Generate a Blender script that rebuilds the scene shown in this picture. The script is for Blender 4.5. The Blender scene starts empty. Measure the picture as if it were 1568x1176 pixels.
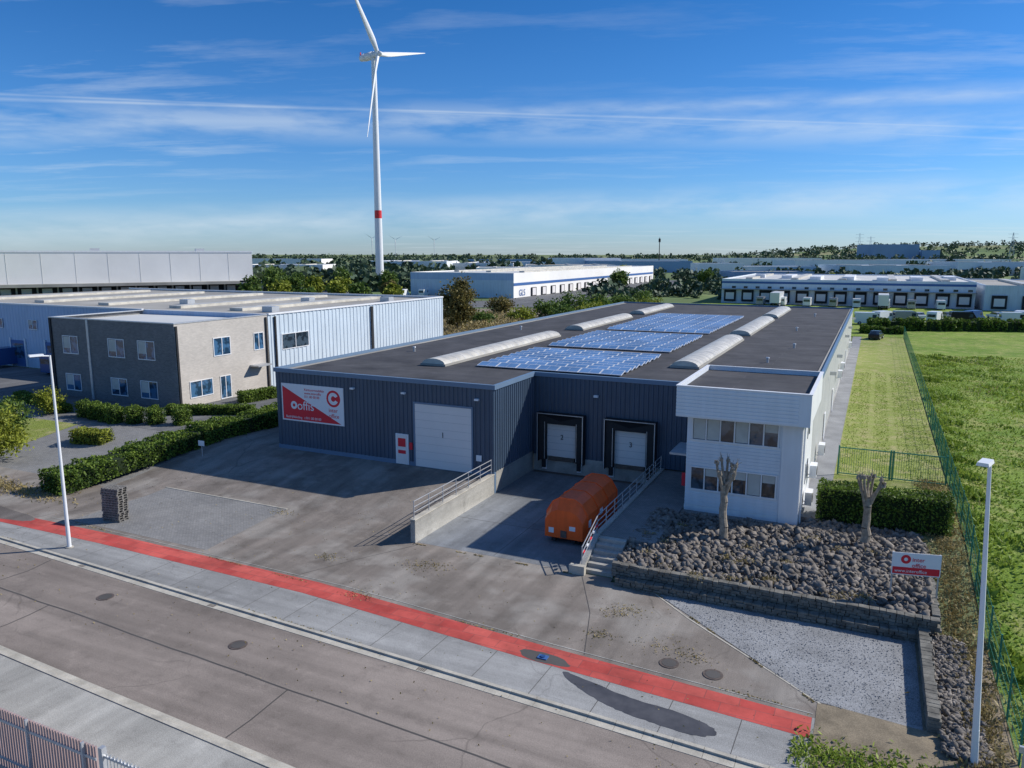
import bpy, math, random
import numpy as np
from mathutils import Vector, Matrix
random.seed(7); rng=np.random.default_rng(7)
scene=bpy.context.scene
# ------------------------------------------------------------------ materials
def newmat(name):
    m=bpy.data.materials.new(name); m.use_nodes=True
    nt=m.node_tree; b=nt.nodes['Principled BSDF']
    return m,nt,b
def L(nt,a,b): nt.links.new(a,b)
def pos(nt):
    g=nt.nodes.new('ShaderNodeNewGeometry'); return g.outputs['Position']
def noise(nt,vec,scale,detail=4,rough=.55):
    n=nt.nodes.new('ShaderNodeTexNoise'); n.inputs['Scale'].default_value=scale
    n.inputs['Detail'].default_value=detail; n.inputs['Roughness'].default_value=rough
    L(nt,vec,n.inputs['Vector']); return n.outputs['Fac']
def ramp(nt,fac,stops):
    r=nt.nodes.new('ShaderNodeValToRGB'); el=r.color_ramp.elements
    while len(el)<len(stops): el.new(.5)
    for e,(p,c) in zip(el,stops):
        e.position=p; e.color=(c,c,c,1) if not hasattr(c,'__len__') else (*c,1)
    L(nt,fac,r.inputs[0]); return r.outputs[0]
def setin(nt,sock,v):
    if isinstance(v,bpy.types.NodeSocket): L(nt,v,sock)
    else: sock.default_value=(*v,1) if hasattr(v,'__len__') else v
def mix(nt,f,a,b,mode='MIX'):
    n=nt.nodes.new('ShaderNodeMix'); n.data_type='RGBA'; n.blend_type=mode
    setin(nt,n.inputs[0],f); setin(nt,n.inputs[6],a); setin(nt,n.inputs[7],b); return n.outputs[2]
def math_(nt,op,a,b=None):
    n=nt.nodes.new('ShaderNodeMath'); n.operation=op; setin(nt,n.inputs[0],a)
    if b is not None: setin(nt,n.inputs[1],b)
    return n.outputs[0]
def bump(nt,b,h,st=.3,d=.02):
    n=nt.nodes.new('ShaderNodeBump'); n.inputs['Strength'].default_value=st; n.inputs['Distance'].default_value=d
    L(nt,h,n.inputs['Height']); L(nt,n.outputs[0],b.inputs['Normal'])
def sc(c,k): return tuple(x*k for x in c)
def M(name,col,rough=.7,var=.12,scale=.7,metal=0,fine=0,spec=.4,streak=0):
    m,nt,b=newmat(name); p=pos(nt)
    f=ramp(nt,noise(nt,p,scale,3),[(.3,0),(.7,1)])
    c=mix(nt,f,sc(col,1-var),sc(col,1+var))
    if streak:
        mp=nt.nodes.new('ShaderNodeMapping'); mp.inputs['Scale'].default_value=(2.2,2.2,.15); L(nt,p,mp.inputs[0])
        s=ramp(nt,noise(nt,mp.outputs[0],1.5,3),[(.35,1-streak),(.65,1)])
        c=mix(nt,1.0,c,s,'MULTIPLY')
    if fine:
        c=mix(nt,1.0,c,ramp(nt,noise(nt,p,25,2),[(.3,1-fine),(.7,1)]),'MULTIPLY')
    L(nt,c,b.inputs['Base Color'])
    b.inputs['Roughness'].default_value=rough; b.inputs['Metallic'].default_value=metal
    b.inputs['Specular IOR Level'].default_value=spec
    return m
def asphalt(name,col,crack=.35,big=.25,stain=.3,tint=None,along='y'):
    m,nt,b=newmat(name); p=pos(nt)
    c=mix(nt,ramp(nt,noise(nt,p,.11,4,.6),[(.35,0),(.65,1)]),sc(col,1-big),sc(col,1+big))
    if tint: c=mix(nt,ramp(nt,noise(nt,p,.27,3,.6),[(.48,0),(.6,1)]),c,tint)
    n8=noise(nt,p,.8,8,.75)
    c=mix(nt,ramp(nt,n8,[(.53,0),(.68,stain)]),c,sc(col,.48))
    c=mix(nt,ramp(nt,n8,[(.3,stain),(.46,0)]),c,sc(col,1.55))
    mp=nt.nodes.new('ShaderNodeMapping'); mp.inputs['Scale'].default_value=(.9,.06,1) if along=='y' else (.05,1.0,1); L(nt,p,mp.inputs[0])
    c=mix(nt,1.0,c,ramp(nt,noise(nt,mp.outputs[0],1.0,4),[(.35,.76),(.65,1.1)]),'MULTIPLY')
    fine=noise(nt,p,30,3,.7)
    c=mix(nt,1.0,c,ramp(nt,fine,[(.3,.6),(.7,1.28)]),'MULTIPLY')
    if crack:
        w=nt.nodes.new('ShaderNodeTexNoise'); w.inputs['Scale'].default_value=.5; L(nt,p,w.inputs['Vector'])
        a=nt.nodes.new('ShaderNodeVectorMath'); a.operation='MULTIPLY_ADD'; L(nt,w.outputs['Color'],a.inputs[0]); a.inputs[1].default_value=(1.6,1.6,0); L(nt,p,a.inputs[2])
        v=nt.nodes.new('ShaderNodeTexVoronoi'); v.feature='DISTANCE_TO_EDGE'; v.inputs['Scale'].default_value=.16; L(nt,a.outputs[0],v.inputs['Vector'])
        k=ramp(nt,v.outputs['Distance'],[(0.0,crack),(.006,0)])
        msk=ramp(nt,noise(nt,p,.12,1),[(.48,0),(.58,1)])
        c=mix(nt,math_(nt,'MULTIPLY',k,msk),c,sc(col,.35))
    L(nt,c,b.inputs['Base Color']); b.inputs['Roughness'].default_value=.92; b.inputs['Specular IOR Level'].default_value=.2
    return m
def bricks(name,col,col2,mort,bw=.22,bh=.07,plane='xz',msz=.012,rough=.85,vary=.1):
    m,nt,b=newmat(name); p=pos(nt)
    s=nt.nodes.new('ShaderNodeSeparateXYZ'); L(nt,p,s.inputs[0])
    cb=nt.nodes.new('ShaderNodeCombineXYZ')
    if plane=='xz':
        L(nt,math_(nt,'ADD',s.outputs[0],s.outputs[1]),cb.inputs[0]); L(nt,s.outputs[2],cb.inputs[1])
    else:
        L(nt,s.outputs[0],cb.inputs[0]); L(nt,s.outputs[1],cb.inputs[1])
    t=nt.nodes.new('ShaderNodeTexBrick'); L(nt,cb.outputs[0],t.inputs['Vector'])
    t.inputs['Scale'].default_value=1; t.inputs['Brick Width'].default_value=bw; t.inputs['Row Height'].default_value=bh
    t.inputs['Mortar Size'].default_value=msz; t.inputs['Color1'].default_value=(*col,1); t.inputs['Color2'].default_value=(*col2,1); t.inputs['Mortar'].default_value=(*mort,1)
    t.inputs['Mortar Smooth'].default_value=.2
    c=mix(nt,1.0,t.outputs[0],ramp(nt,noise(nt,p,.4,7,.7),[(.3,1-2.4*vary),(.7,1+vary)]),'MULTIPLY')
    L(nt,c,b.inputs['Base Color']); b.inputs['Roughness'].default_value=rough; b.inputs['Specular IOR Level'].default_value=.25
    return m
def leafmat(name,dark,light,tr=.25,cs=.6):
    m,nt,b=newmat(name); g=nt.nodes.new('ShaderNodeNewGeometry')
    n=noise(nt,g.outputs['Position'],cs,2)
    f=math_(nt,'ADD',math_(nt,'MULTIPLY',g.outputs['Random Per Island'],.55),math_(nt,'SUBTRACT',math_(nt,'MULTIPLY',n,1.4),.45))
    c=ramp(nt,f,[(.1,dark),(.9,light)])
    L(nt,c,b.inputs['Base Color']); b.inputs['Roughness'].default_value=.6; b.inputs['Specular IOR Level'].default_value=.25
    if tr:
        t=nt.nodes.new('ShaderNodeBsdfTranslucent'); L(nt,c,t.inputs[0])
        ms=nt.nodes.new('ShaderNodeMixShader'); ms.inputs[0].default_value=tr
        L(nt,b.outputs[0],ms.inputs[1]); L(nt,t.outputs[0],ms.inputs[2]); L(nt,ms.outputs[0],nt.nodes['Material Output'].inputs[0])
    return m
def glassmat(name,col=(.02,.03,.04),rough=.06):
    m,nt,b=newmat(name); p=pos(nt)
    c=mix(nt,ramp(nt,noise(nt,p,1.3,2),[(.45,0),(.55,1)]),col,sc(col,3.0)); L(nt,c,b.inputs['Base Color'])
    b.inputs['Roughness'].default_value=rough; b.inputs['Specular IOR Level'].default_value=.9; return m
def grassmat(name,c1,c2,c3,s=1.0):
    m,nt,b=newmat(name); p=pos(nt)
    c=mix(nt,ramp(nt,noise(nt,p,.13*s,5,.6),[(.38,0),(.62,1)]),c1,c2)
    c=mix(nt,ramp(nt,noise(nt,p,.5*s,6,.72),[(.48,0),(.64,.9)]),c,c3)
    f=noise(nt,p,9*s,4,.7); c=mix(nt,1.0,c,ramp(nt,f,[(.3,.45),(.7,1.4)]),'MULTIPLY')
    L(nt,c,b.inputs['Base Color']); b.inputs['Roughness'].default_value=.9; b.inputs['Specular IOR Level'].default_value=.15
    bump(nt,b,f,.8,.08); return m

m_yard=asphalt('yard_asphalt',(.245,.212,.182),.5,.22,.5,tint=(.315,.285,.25))
m_road=asphalt('road_asphalt',(.29,.245,.21),.5,.14,.42,along='x')
m_lane=asphalt('lot_asphalt',(.17,.17,.17),0,.15,.3)
m_pit=asphalt('dock_concrete',(.22,.23,.24),.3,.25,.5)
m_conc=asphalt('concrete',(.43,.415,.375),.15,.16,.45)
m_kerb=M('kerb_concrete',(.52,.48,.40),.85,.22,1.2,fine=.25)
m_walk=asphalt('sidewalk_concrete',(.33,.325,.31),.3,.14,.45,along='x')
m_pave=bricks('yard_pavers',(.245,.238,.23),(.30,.29,.275),(.15,.15,.14),.22,.11,'xy',.01)
m_red=bricks('red_pavers',(.50,.075,.062),(.60,.12,.095),(.33,.09,.08),1.2,.6,'xy',.015,vary=.2)
m_gravel=M('fine_gravel',(.35,.355,.36),.9,.18,.6,fine=.55)
m_dirt=M('dirt_verge',(.27,.22,.15),.95,.3,1.2,fine=.4)
m_blue=M('blue_grey_cladding',(.058,.092,.140),.42,.06,.5,spec=.5,streak=.14)
m_trim=M('blue_trim',(.14,.21,.30),.4,.05)
m_roof=bricks('roof_membrane',(.072,.07,.074),(.085,.083,.085),(.105,.10,.10),30,1.05,'xy',.03,vary=.18)
m_white=M('white_paint',(.80,.80,.80),.45,.04,.4,streak=.07)
m_whiteclad=M('white_cladding',(.72,.76,.80),.4,.04,.5,streak=.06)
m_cream=M('cream_panel',(.68,.66,.61),.6,.06,.5,streak=.08)
m_door=M('door_white',(.76,.72,.69),.5,.03,.5)
m_grey=M('galvanised_steel',(.5,.51,.52),.4,.1,3,metal=.4)
m_dark=M('dark_rubber',(.022,.022,.024),.75,.2)
m_black=M('dark_interior',(.01,.01,.012),.9,.1)
m_glass=glassmat('window_glass')
m_glassb=glassmat('window_glass_blue',(.02,.05,.09),.08)
m_blind=M('window_blind',(.5,.5,.46),.6,.1,1.5)
m_sky1=M('skylight_acrylic',(.58,.54,.46),.4,.22,.9,fine=.12)
m_pan=M('solar_glass',(.13,.24,.42),.12,.35,.3,spec=1.0)  # base blue raised to paint in the reflected sky
m_panf=M('solar_frame',(.62,.65,.69),.4,.05)
m_brick_shade=bricks('brick_shaded_face',(.135,.135,.14),(.20,.197,.20),(.25,.245,.24),.30,.10,vary=.06)  # shaded faces of the building, shade mixed into the brick colour
m_brick_sun=bricks('brick_sunlit_face',(.48,.44,.39),(.57,.52,.46),(.48,.45,.41),.30,.10,vary=.05)  # sunlit face of the same building, sunlight mixed into the brick colour
m_nroof=M('grey_roof_felt',(.36,.34,.30),.85,.24,.12,fine=.1)
m_lightroof=M('light_roof',(.55,.55,.53),.8,.1,.1)
m_silver=M('silver_cladding',(.60,.68,.74),.4,.05,.4,streak=.12)
m_shadewall=M('blue_shaded_wall',(.42,.53,.68),.5,.05,.4,streak=.1)  # blue cast of the shaded wall put into its colour
m_farwall=M('pale_panel_wall',(.84,.81,.76),.6,.06,.08)
m_farblue=M('hazed_blue_cladding',(.22,.33,.48),.6,.06,.05)  # blue softened by distance haze painted into the colour
m_navy=M('navy_band',(.05,.13,.33),.5,.05)
m_orange=M('orange_paint',(1.0,.135,.022),.4,.08,1.2,fine=.05,streak=.12)
m_redp=M('red_print',(.70,.02,.04),.5,.04)
m_signw=M('sign_white',(.78,.78,.79),.45,.02)
m_bark=M('pollard_bark',(.36,.30,.23),.9,.3,5,fine=.35)
m_dbark=M('dark_bark',(.11,.085,.06),.9,.3,3)
m_rock=M('basalt_rock',(.205,.18,.155),.9,.6,2.6,fine=.3)
m_wallstone=M('wall_stone',(.18,.17,.145),.9,.45,2.6,fine=.3)
m_green=M('green_fence_paint',(.03,.19,.13),.5,.1)
m_pinkf=M('grey_red_slats',(.38,.28,.265),.5,.12,1)
m_turb=M('turbine_white',(.74,.75,.76),.4,.02)
m_turbr=M('turbine_red',(.65,.03,.03),.4,.02)
m_pallet=M('weathered_timber',(.20,.19,.175),.9,.3,5,fine=.3)
m_tar=M('tar_seal',(.085,.078,.072),.8,.15)
m_shadow=asphalt('shadow_patch',(.16,.14,.125),0,.2,.4)  # dark material for the shadow painted on the path
m_iron=M('cast_iron',(.11,.085,.07),.6,.3,6)
m_wet=M('wet_asphalt',(.085,.08,.078),.22,.25,1.5)
m_carw=M('vehicle_white',(.76,.77,.78),.25,.02)
m_cars=M('vehicle_silver',(.35,.36,.38),.25,.02,metal=.4)
m_carb=M('vehicle_blue',(.03,.08,.22),.25,.02)
m_card=M('vehicle_black',(.02,.02,.025),.2,.02)
m_carr=M('vehicle_red',(.4,.02,.02),.25,.02)
m_hedge=leafmat('hedge_leaves',(.028,.068,.01),(.20,.285,.04))
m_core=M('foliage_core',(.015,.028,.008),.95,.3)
m_leafA=leafmat('tree_leaves',(.032,.07,.014),(.17,.25,.045))
m_leafY=leafmat('yellow_tree_leaves',(.09,.12,.015),(.36,.39,.045))
m_leafR=leafmat('brown_tree_leaves',(.05,.055,.015),(.25,.20,.06))
m_far=leafmat('distant_leaves',(.035,.062,.042),(.11,.155,.075),0,.02)  # bluer, duller greens: distance haze painted into the leaf colour
m_weed=leafmat('field_grass',(.10,.17,.014),(.34,.43,.07),.3,.15)
m_dry=leafmat('dry_weeds',(.17,.13,.045),(.46,.37,.17),.25,.5)
m_field=grassmat('meadow',(.15,.245,.03),(.23,.32,.05),(.36,.36,.12))
m_lawn=grassmat('mown_lawn',(.25,.30,.065),(.31,.35,.10),(.42,.38,.18),1.4)
def terrmat():
    m,nt,b=newmat('countryside'); p=pos(nt)
    v=nt.nodes.new('ShaderNodeTexVoronoi'); v.inputs['Scale'].default_value=.005; L(nt,p,v.inputs['Vector'])
    s=nt.nodes.new('ShaderNodeSeparateColor'); L(nt,v.outputs['Color'],s.inputs[0])
    c=ramp(nt,s.outputs[0],[(0,(.12,.18,.08)),(.35,(.18,.24,.10)),(.6,(.33,.31,.17)),(.8,(.14,.19,.09)),(1,(.22,.26,.13))])  # muted field greens and yellows, distance haze painted in
    c=mix(nt,ramp(nt,noise(nt,p,.02,4),[(.45,0),(.62,.5)]),c,(.09,.12,.06))
    L(nt,c,b.inputs['Base Color']); b.inputs['Roughness'].default_value=1; b.inputs['Specular IOR Level'].default_value=.05
    return m
m_terr=terrmat()
# ------------------------------------------------------------------ geometry helpers
PLOC={}
def E(name,loc=(0,0,0)):
    o=bpy.data.objects.new(name,None); scene.collection.objects.link(o); o.location=loc; o.empty_display_size=.5
    PLOC[o.name]=Vector(loc); return o
def link(o,parent):
    scene.collection.objects.link(o)
    if parent is not None:
        o.parent=parent; o.matrix_parent_inverse=Matrix.Translation(-PLOC[parent.name])
class MB:
    def __init__(s): s.v=[];s.f=[];s.mi=[];s.mats=[];s.M=None
    def mi_(s,mat):
        if mat not in s.mats: s.mats.append(mat)
        return s.mats.index(mat)
    def add(s,vs,fs,mat):
        n=len(s.v); k=s.mi_(mat)
        for p in vs:
            p=Vector(p); 
            if s.M is not None: p=s.M@p
            s.v.append(p)
        for f in fs: s.f.append([i+n for i in f]); s.mi.append(k)
    def box(s,a0,a1,b0,b1,z0,z1,mat):
        a0,a1=min(a0,a1),max(a0,a1); b0,b1=min(b0,b1),max(b0,b1)
        s.add([(a0,b0,z0),(a1,b0,z0),(a1,b1,z0),(a0,b1,z0),(a0,b0,z1),(a1,b0,z1),(a1,b1,z1),(a0,b1,z1)],
              [(0,3,2,1),(4,5,6,7),(0,1,5,4),(1,2,6,5),(2,3,7,6),(3,0,4,7)],mat)
    def poly(s,pts,mat): s.add(pts,[list(range(len(pts)))],mat)
    def prism(s,prof,x0,x1,mat,capmat=None):
        n=len(prof); vs=[(x0,y,z) for y,z in prof]+[(x1,y,z) for y,z in prof]
        s.add(vs,[(i,(i+1)%n,n+(i+1)%n,n+i)[::-1] for i in range(n)],mat)
        s.add(vs,[list(range(n))[::-1],list(range(n,2*n))],capmat or mat)
    def cyl(s,p0,p1,r0,r1,mat,n=10,cap=True):
        p0=Vector(p0);p1=Vector(p1);d=(p1-p0).normalized()
        u=d.orthogonal().normalized();w=d.cross(u)
        vs=[];
        for p,r in((p0,r0),(p1,r1)):
            for i in range(n):
                t=2*math.pi*i/n; vs.append(p+u*(r*math.cos(t))+w*(r*math.sin(t)))
        fs=[(i,(i+1)%n,n+(i+1)%n,n+i) for i in range(n)]
        if cap: fs+=[list(range(n))[::-1],list(range(n,2*n))]
        s.add(vs,fs,mat)
    def ribbed(s,p0,p1,z0,z1,mat,pitch=.33,d=.05):
        p0=Vector((*p0,0));p1=Vector((*p1,0));t=(p1-p0);Ln=t.length;t.normalize();n=Vector((t.y,-t.x,0))
        k=max(1,round(Ln/pitch));pt=Ln/k;prof=[]
        for i in range(k):
            prof+=[(i*pt,0),(i*pt+.45*pt,0),(i*pt+.55*pt,d),(i*pt+.9*pt,d)]
        prof.append((Ln,0)); vs=[]
        for x,o in prof:
            q=p0+t*x+n*o; vs+=[(q.x,q.y,z0),(q.x,q.y,z1)]
        s.add(vs,[(2*i,2*i+2,2*i+3,2*i+1) for i in range(len(prof)-1)],mat)
    def build(s,name,parent=None,smooth=False,bevel=0):
        me=bpy.data.meshes.new(name)
        c=Vector((sum(p.x for p in s.v)/len(s.v),sum(p.y for p in s.v)/len(s.v),min(p.z for p in s.v)))
        me.from_pydata([tuple(p-c) for p in s.v],[],s.f)
        for m in s.mats: me.materials.append(m)
        me.polygons.foreach_set('material_index',s.mi)
        if smooth: me.polygons.foreach_set('use_smooth',[True]*len(s.f))
        me.update(); o=bpy.data.objects.new(name,me); o.location=c; link(o,parent)
        if bevel:
            b=o.modifiers.new('b','BEVEL'); b.width=bevel; b.segments=2; b.limit_method='ANGLE'
        return o
def npmesh(name,V,F,mat,parent=None,smooth=False):
    V=np.asarray(V,dtype=np.float32); F=np.asarray(F,dtype=np.int32)
    me=bpy.data.meshes.new(name); k=F.shape[1]
    me.vertices.add(len(V)); me.vertices.foreach_set('co',V.ravel())
    me.loops.add(F.size); me.loops.foreach_set('vertex_index',F.ravel())
    me.polygons.add(len(F)); me.polygons.foreach_set('loop_start',np.arange(len(F),dtype=np.int32)*k)
    me.update(calc_edges=True); me.materials.append(mat)
    o=bpy.data.objects.new(name,me); link(o,parent); return o
def leaves(name,C,S,mat,parent=None,aspect=.6,vertical=0):
    C=np.asarray(C);n=len(C);S=np.asarray(S).reshape(-1,1)
    u=rng.normal(size=(n,3)); 
    if vertical: u[:,2]=np.abs(u[:,2])*vertical+.5*vertical
    u/=np.linalg.norm(u,axis=1,keepdims=True)
    w=np.cross(u,rng.normal(size=(n,3))); w/=np.linalg.norm(w,axis=1,keepdims=True)
    u=u*S;w=w*S*aspect
    V=np.stack([C-u,C+w*1.0,C+u,C-w*1.0],axis=1).reshape(-1,3)
    return npmesh(name,V,np.arange(4*n).reshape(-1,4),mat,parent)
GB=[-10,-8,-1.5,0]; GZ=[0,.12,1.0,1.15]
def gz(b): return float(np.interp(b,GB,GZ))
def sheet(name,a0,a1,b0,b1,dz,mat,parent=None):
    bs=sorted(set([b0,b1]+[b for b in GB if b0<b<b1])); mb=MB()
    vs=[];
    for b in bs: vs+=[(a0,b,gz(b)+dz),(a1,b,gz(b)+dz)]
    mb.add(vs,[(2*i,2*i+1,2*i+3,2*i+2) for i in range(len(bs)-1)],mat); return mb.build(name,parent)
def strip(name,A,B,za,mat):
    mb=MB(); n=len(A); mb.add([(x,y,za) for x,y in A]+[(x,y,za) for x,y in B],[(i+n,i+1+n,i+1,i) for i in range(n-1)],mat); return mb.build(name)
def txt(body,size,loc,rz,mat,parent,name,rx=90,align='LEFT'):
    cu=bpy.data.curves.new(name,'FONT'); cu.body=body; cu.size=size; cu.extrude=.003; cu.align_x=align; cu.materials.append(mat)
    o=bpy.data.objects.new(name,cu); o.location=loc; o.rotation_euler=(math.radians(rx),0,math.radians(rz)); link(o,parent); return o
def sv(e,n): return (21.91+.9041*e-.4274*n, -43.62+.4274*e+.9041*n)   # survey grid rotated 25 deg to the buildings
# ------------------------------------------------------------------ ground
al=[-9000,-900,-120,-24,0,9.8,27,120,900,9000]; bl=[-3000,-300,-60,-10,-9.6,-8,-1.5,0,6.45,30,120,900,9000]
mb=MB(); vs=[]
for b in bl:
    for a in al: vs.append((a,b,(gz(b)-.03) if b>-10 else -.2))
fs=[];na=len(al)
for j in range(len(bl)-1):
    for i in range(na-1):
        if al[i]==0 and -9.7<bl[j]<6: continue
        fs.append((j*na+i,j*na+i+1,(j+1)*na+i+1,(j+1)*na+i))
mb.add(vs,fs,m_terr); mb.build('ground')
K=lambda a:-20.0-.048*(a-1.7)
FR=[(-150,-10.1),(-60,-14.5),(-26,-16.2),(-15.8,-15.96),(-1.4,-16.1),(10.4,-17.0),(21,-17.6)]
NR=[(x,y-1.25) for x,y in FR]
X6=[x for x,_ in FR]+[30]
Fx=FR+[(30,-18.1)]
strip('yard',[(x,-10.0) for x,_ in Fx],Fx,0,m_yard)
mb=MB(); mb.poly([(.02,-10,.001),(11.3,-10,.001),(11.3,-9.58,.001),(.02,-9.58,.001)],m_yard); mb.build('yard')
sheet('yard',-24.5,-.02,-10,0,0,m_yard); sheet('yard',-24.5,-18.3,0,95,0,m_yard)
sheet('yard',-140,-24.5,-10,0,-.004,m_pave)
strip('sidewalk',Fx,[(x,K(x)+.02) for x in X6],.004,m_walk)
strip('cycle_path',FR,NR,.009,m_red)
R0=-200;R1=160
mb=MB()
def seg(a0,a1,o0,o1,z0,z1,mat):
    vs=[(a0,K(a0)+o0,z0),(a1,K(a1)+o0,z0),(a1,K(a1)+o1,z0),(a0,K(a0)+o1,z0),(a0,K(a0)+o0,z1),(a1,K(a1)+o0,z1),(a1,K(a1)+o1,z1),(a0,K(a0)+o1,z1)]
    mb.add(vs,[(0,3,2,1),(4,5,6,7),(0,1,5,4),(1,2,6,5),(2,3,7,6),(3,0,4,7)],mat)
for i in range(-60,60): 
    z=.02+random.uniform(-.004,.004)
    seg(i*1.0,i*1.0+.985,-.14,.02,-.2,z,m_kerb)
    seg(i*1.0,i*1.0+.985,-.50,-.145,-.2,-.055,m_kerb)
    seg(i*1.0,i*1.0+.985,-7.2,-6.9,-.2,-.055,m_kerb); seg(i*1.0,i*1.0+.985,-7.36,-7.205,-.2,.03,m_kerb)
seg(R0,-60.02,-.5,.02,-.2,.02,m_kerb); seg(60,R1,-.5,.02,-.2,.02,m_kerb)
mb.build('kerb')
strip('road',[(R0,K(R0)+.1),(R1,K(R1)+.1)],[(R0,K(R0)-7.3),(R1,K(R1)-7.3)],-.07,m_road)
strip('pavement',[(R0,K(R0)-7.36),(R1,K(R1)-7.36)],[(R0,K(R0)-30),(R1,K(R1)-30)],.0,m_conc)
def line(mb,pts,w,z,mat):
    for (x0,y0),(x1,y1) in zip(pts,pts[1:]):
        d=Vector((x1-x0,y1-y0)).normalized();n=Vector((-d.y,d.x))*w/2
        mb.poly([(x0-n.x,y0-n.y,z),(x1-n.x,y1-n.y,z),(x1+n.x,y1+n.y,z),(x0+n.x,y0+n.y,z)],mat)
mb=MB()
pts=[(a,K(a)-3.75+random.uniform(-.04,.04)) for a in np.arange(-60,60,1.3)]
line(mb,pts,.07,-.064,m_tar)
for a in(-26,-11,3.5,22): 
    line(mb,[(a+random.uniform(-.1,.1),K(a)-3.75+t) for t in (-3.1,-2,-1,0)],.06,-.063,m_tar)
line(mb,[(-16,K(-16)-.6),(-15.7,K(-16)-2),(-15.9,K(-16)-3.7)],.06,-.063,m_tar)
mb.build('road_joint')
mb=MB()
for a in np.arange(-58,30,2.4): line(mb,[(a,K(a)+.03),(a+.05,K(a)+2.45)],.025,.008,m_tar)
mb.build('sidewalk_joint')
mb=MB()
for a,b,z in((-9.5,-21.5,-.066),(-.6,-22.2,-.066),(15.7,-16.2,.012),(17.4,-16.3,.012)):
    mb.cyl((a,b,z),(a,b,z+.012),.38,.38,m_iron,20); mb.cyl((a,b,z+.012),(a,b,z+.018),.28,.28,m_tar,20)
mb.build('manhole_cover')
mb=MB(); mb.box(10.9,11.3,-18.05,-17.75,.005,.05,m_navy); mb.cyl((11.1,-17.9,.05),(11.1,-17.9,.09),.1,.1,m_carb); mb.build('water_hydrant_cover')
mb=MB()
for a in(-14,-4.5,7,27):
    for i in range(5): mb.box(a+i*.08,a+i*.08+.045,K(a)-.46,K(a)-.24,-.0545,-.05,m_iron)
mb.build('drain_grate')
def blob(name,pts,z,mat,jit=.12,parent=None):
    P=[]
    n=len(pts)
    for i in range(n):
        p0,p1,p2,p3=[Vector(pts[(i+k)%n]) for k in(-1,0,1,2)]
        for t in np.linspace(0,1,8,endpoint=False):
            q=.5*((2*p1)+(-p0+p2)*t+(2*p0-5*p1+4*p2-p3)*t*t+(-p0+3*p1-3*p2+p3)*t**3)
            P.append((q.x+random.uniform(-jit,jit),q.y+random.uniform(-jit,jit)*.5,z))
    mb=MB(); mb.poly(P,mat); return mb.build(name,parent)
blob('puddle',[(12.2,-18.5),(13.5,-18.75),(15,-19.1),(17,-19.3),(18.2,-19.8),(17.6,-20.3),(16,-20.2),(14.6,-19.95),(13.1,-19.3)],.011,m_wet,.05)
blob('tar_and_shadow_patch',[(10.2,-17.6),(11.6,-17.6),(12.3,-18.1),(11.0,-18.25),(10.2,-18.0)],.0105,m_tar,.05)
blob('tar_and_shadow_patch',[(-30,-15.6),(-24,-15.9),(-22.6,-16.6),(-26,-17.2),(-30,-16.8)],.0105,m_shadow,.1)  # painted shadow across the left end of the path
mb=MB(); mb.poly([(-20.5,-15.4,.005),(-9.6,-15.4,.005),(-10.2,-10.0,.005),(-20.5,-10,.005)],m_pave); mb.poly([(-20.5,-10,.005),(-10.2,-10,.005),(-10.2,-8.6,gz(-8.6)+.005),(-20.5,-8.6,gz(-8.6)+.005)],m_pave)
mb.box(-20.6,-10.1,-8.6,-8.5,gz(-8.6)-.1,gz(-8.6)+.03,m_kerb); mb.build('paved_square')
mb=MB(); line(mb,[(-22,-15.6),(-10,-15.75),(0,-15.9),(10,-16.7),(21,-17.35)],.05,.012,m_conc)
line(mb,[(13.3,-10.1),(15.6,-12.2),(18.3,-14.3),(21.2,-16.6)],.08,.012,m_kerb)
line(mb,[(-3,-15.9),(-1.5,-13),(0.3,-9.9)],.03,.008,m_tar); line(mb,[(9.8,-9.9),(11.5,-13.5),(12.5,-17)],.03,.008,m_tar)
mb.build('paving_edge')
C=[]
for (x,y,s) in((2,-12.3,.5),(2.8,-11.9,.4),(12.5,-13,.35),(13.0,-12.5,.3),(-3,-13.4,.3),(-10,-9,.4),(15.2,-15,.5),(16.5,-15.4,.3),(1.3,-16.4,.35),(12.5,-15.2,.25)):
    q=rng.normal(size=(110,3))*[s*1.3,s*.8,.02]; q[:,2]=np.abs(q[:,2]); C.append(q+[x,y,gz(y)+.01])
for (x0,y0,x1,y1) in((13.5,-10.2,21,-16.6),(-20,-15.6,20,-17.2),(.1,-9.85,9.3,-9.9),(-58,K(-58)+.05,26,K(26)+.05)):
    n=900; t=rng.random(n); t=t[(np.sin(t*47)+np.sin(t*19+1))>.5]; C.append(np.stack([x0+(x1-x0)*t,y0+(y1-y0)*t+rng.normal(size=len(t))*.03,.02+0*t],1))
n=1200; x=rng.uniform(-24,23,n); y=rng.uniform(-24,-3,n); k=~((x>0)&(y>-10)); x=x[k];y=y[k]; C.append(np.stack([x,y,np.array([gz(v) if v>-20 else -.05 for v in y])+.012],1))
C=np.vstack(C); leaves('joint_weeds',C,rng.uniform(.02,.055,len(C)),m_dry)
mb=MB(); mb.poly([(13.6,-10.3,.015),(21.1,-16.5,.015),(24.4,-16.8,.015),(24.4,-10.2,.015),(13.6,-10.2,.015)],m_gravel); mb.build('gravel_bed')
sheet('gravel_path',18.9,20.3,0,110,.01,m_gravel); sheet('lawn',20.3,26.9,2,108,.02,m_lawn)
sheet('meadow',27.0,160,-10,112,.03,m_field)
mb=MB(); mb.poly([(27.0,-10,.03),(27,K(27)+.6,.03),(160,K(160)+.6,.03),(160,-10,.03)],m_field); mb.build('meadow')
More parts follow.
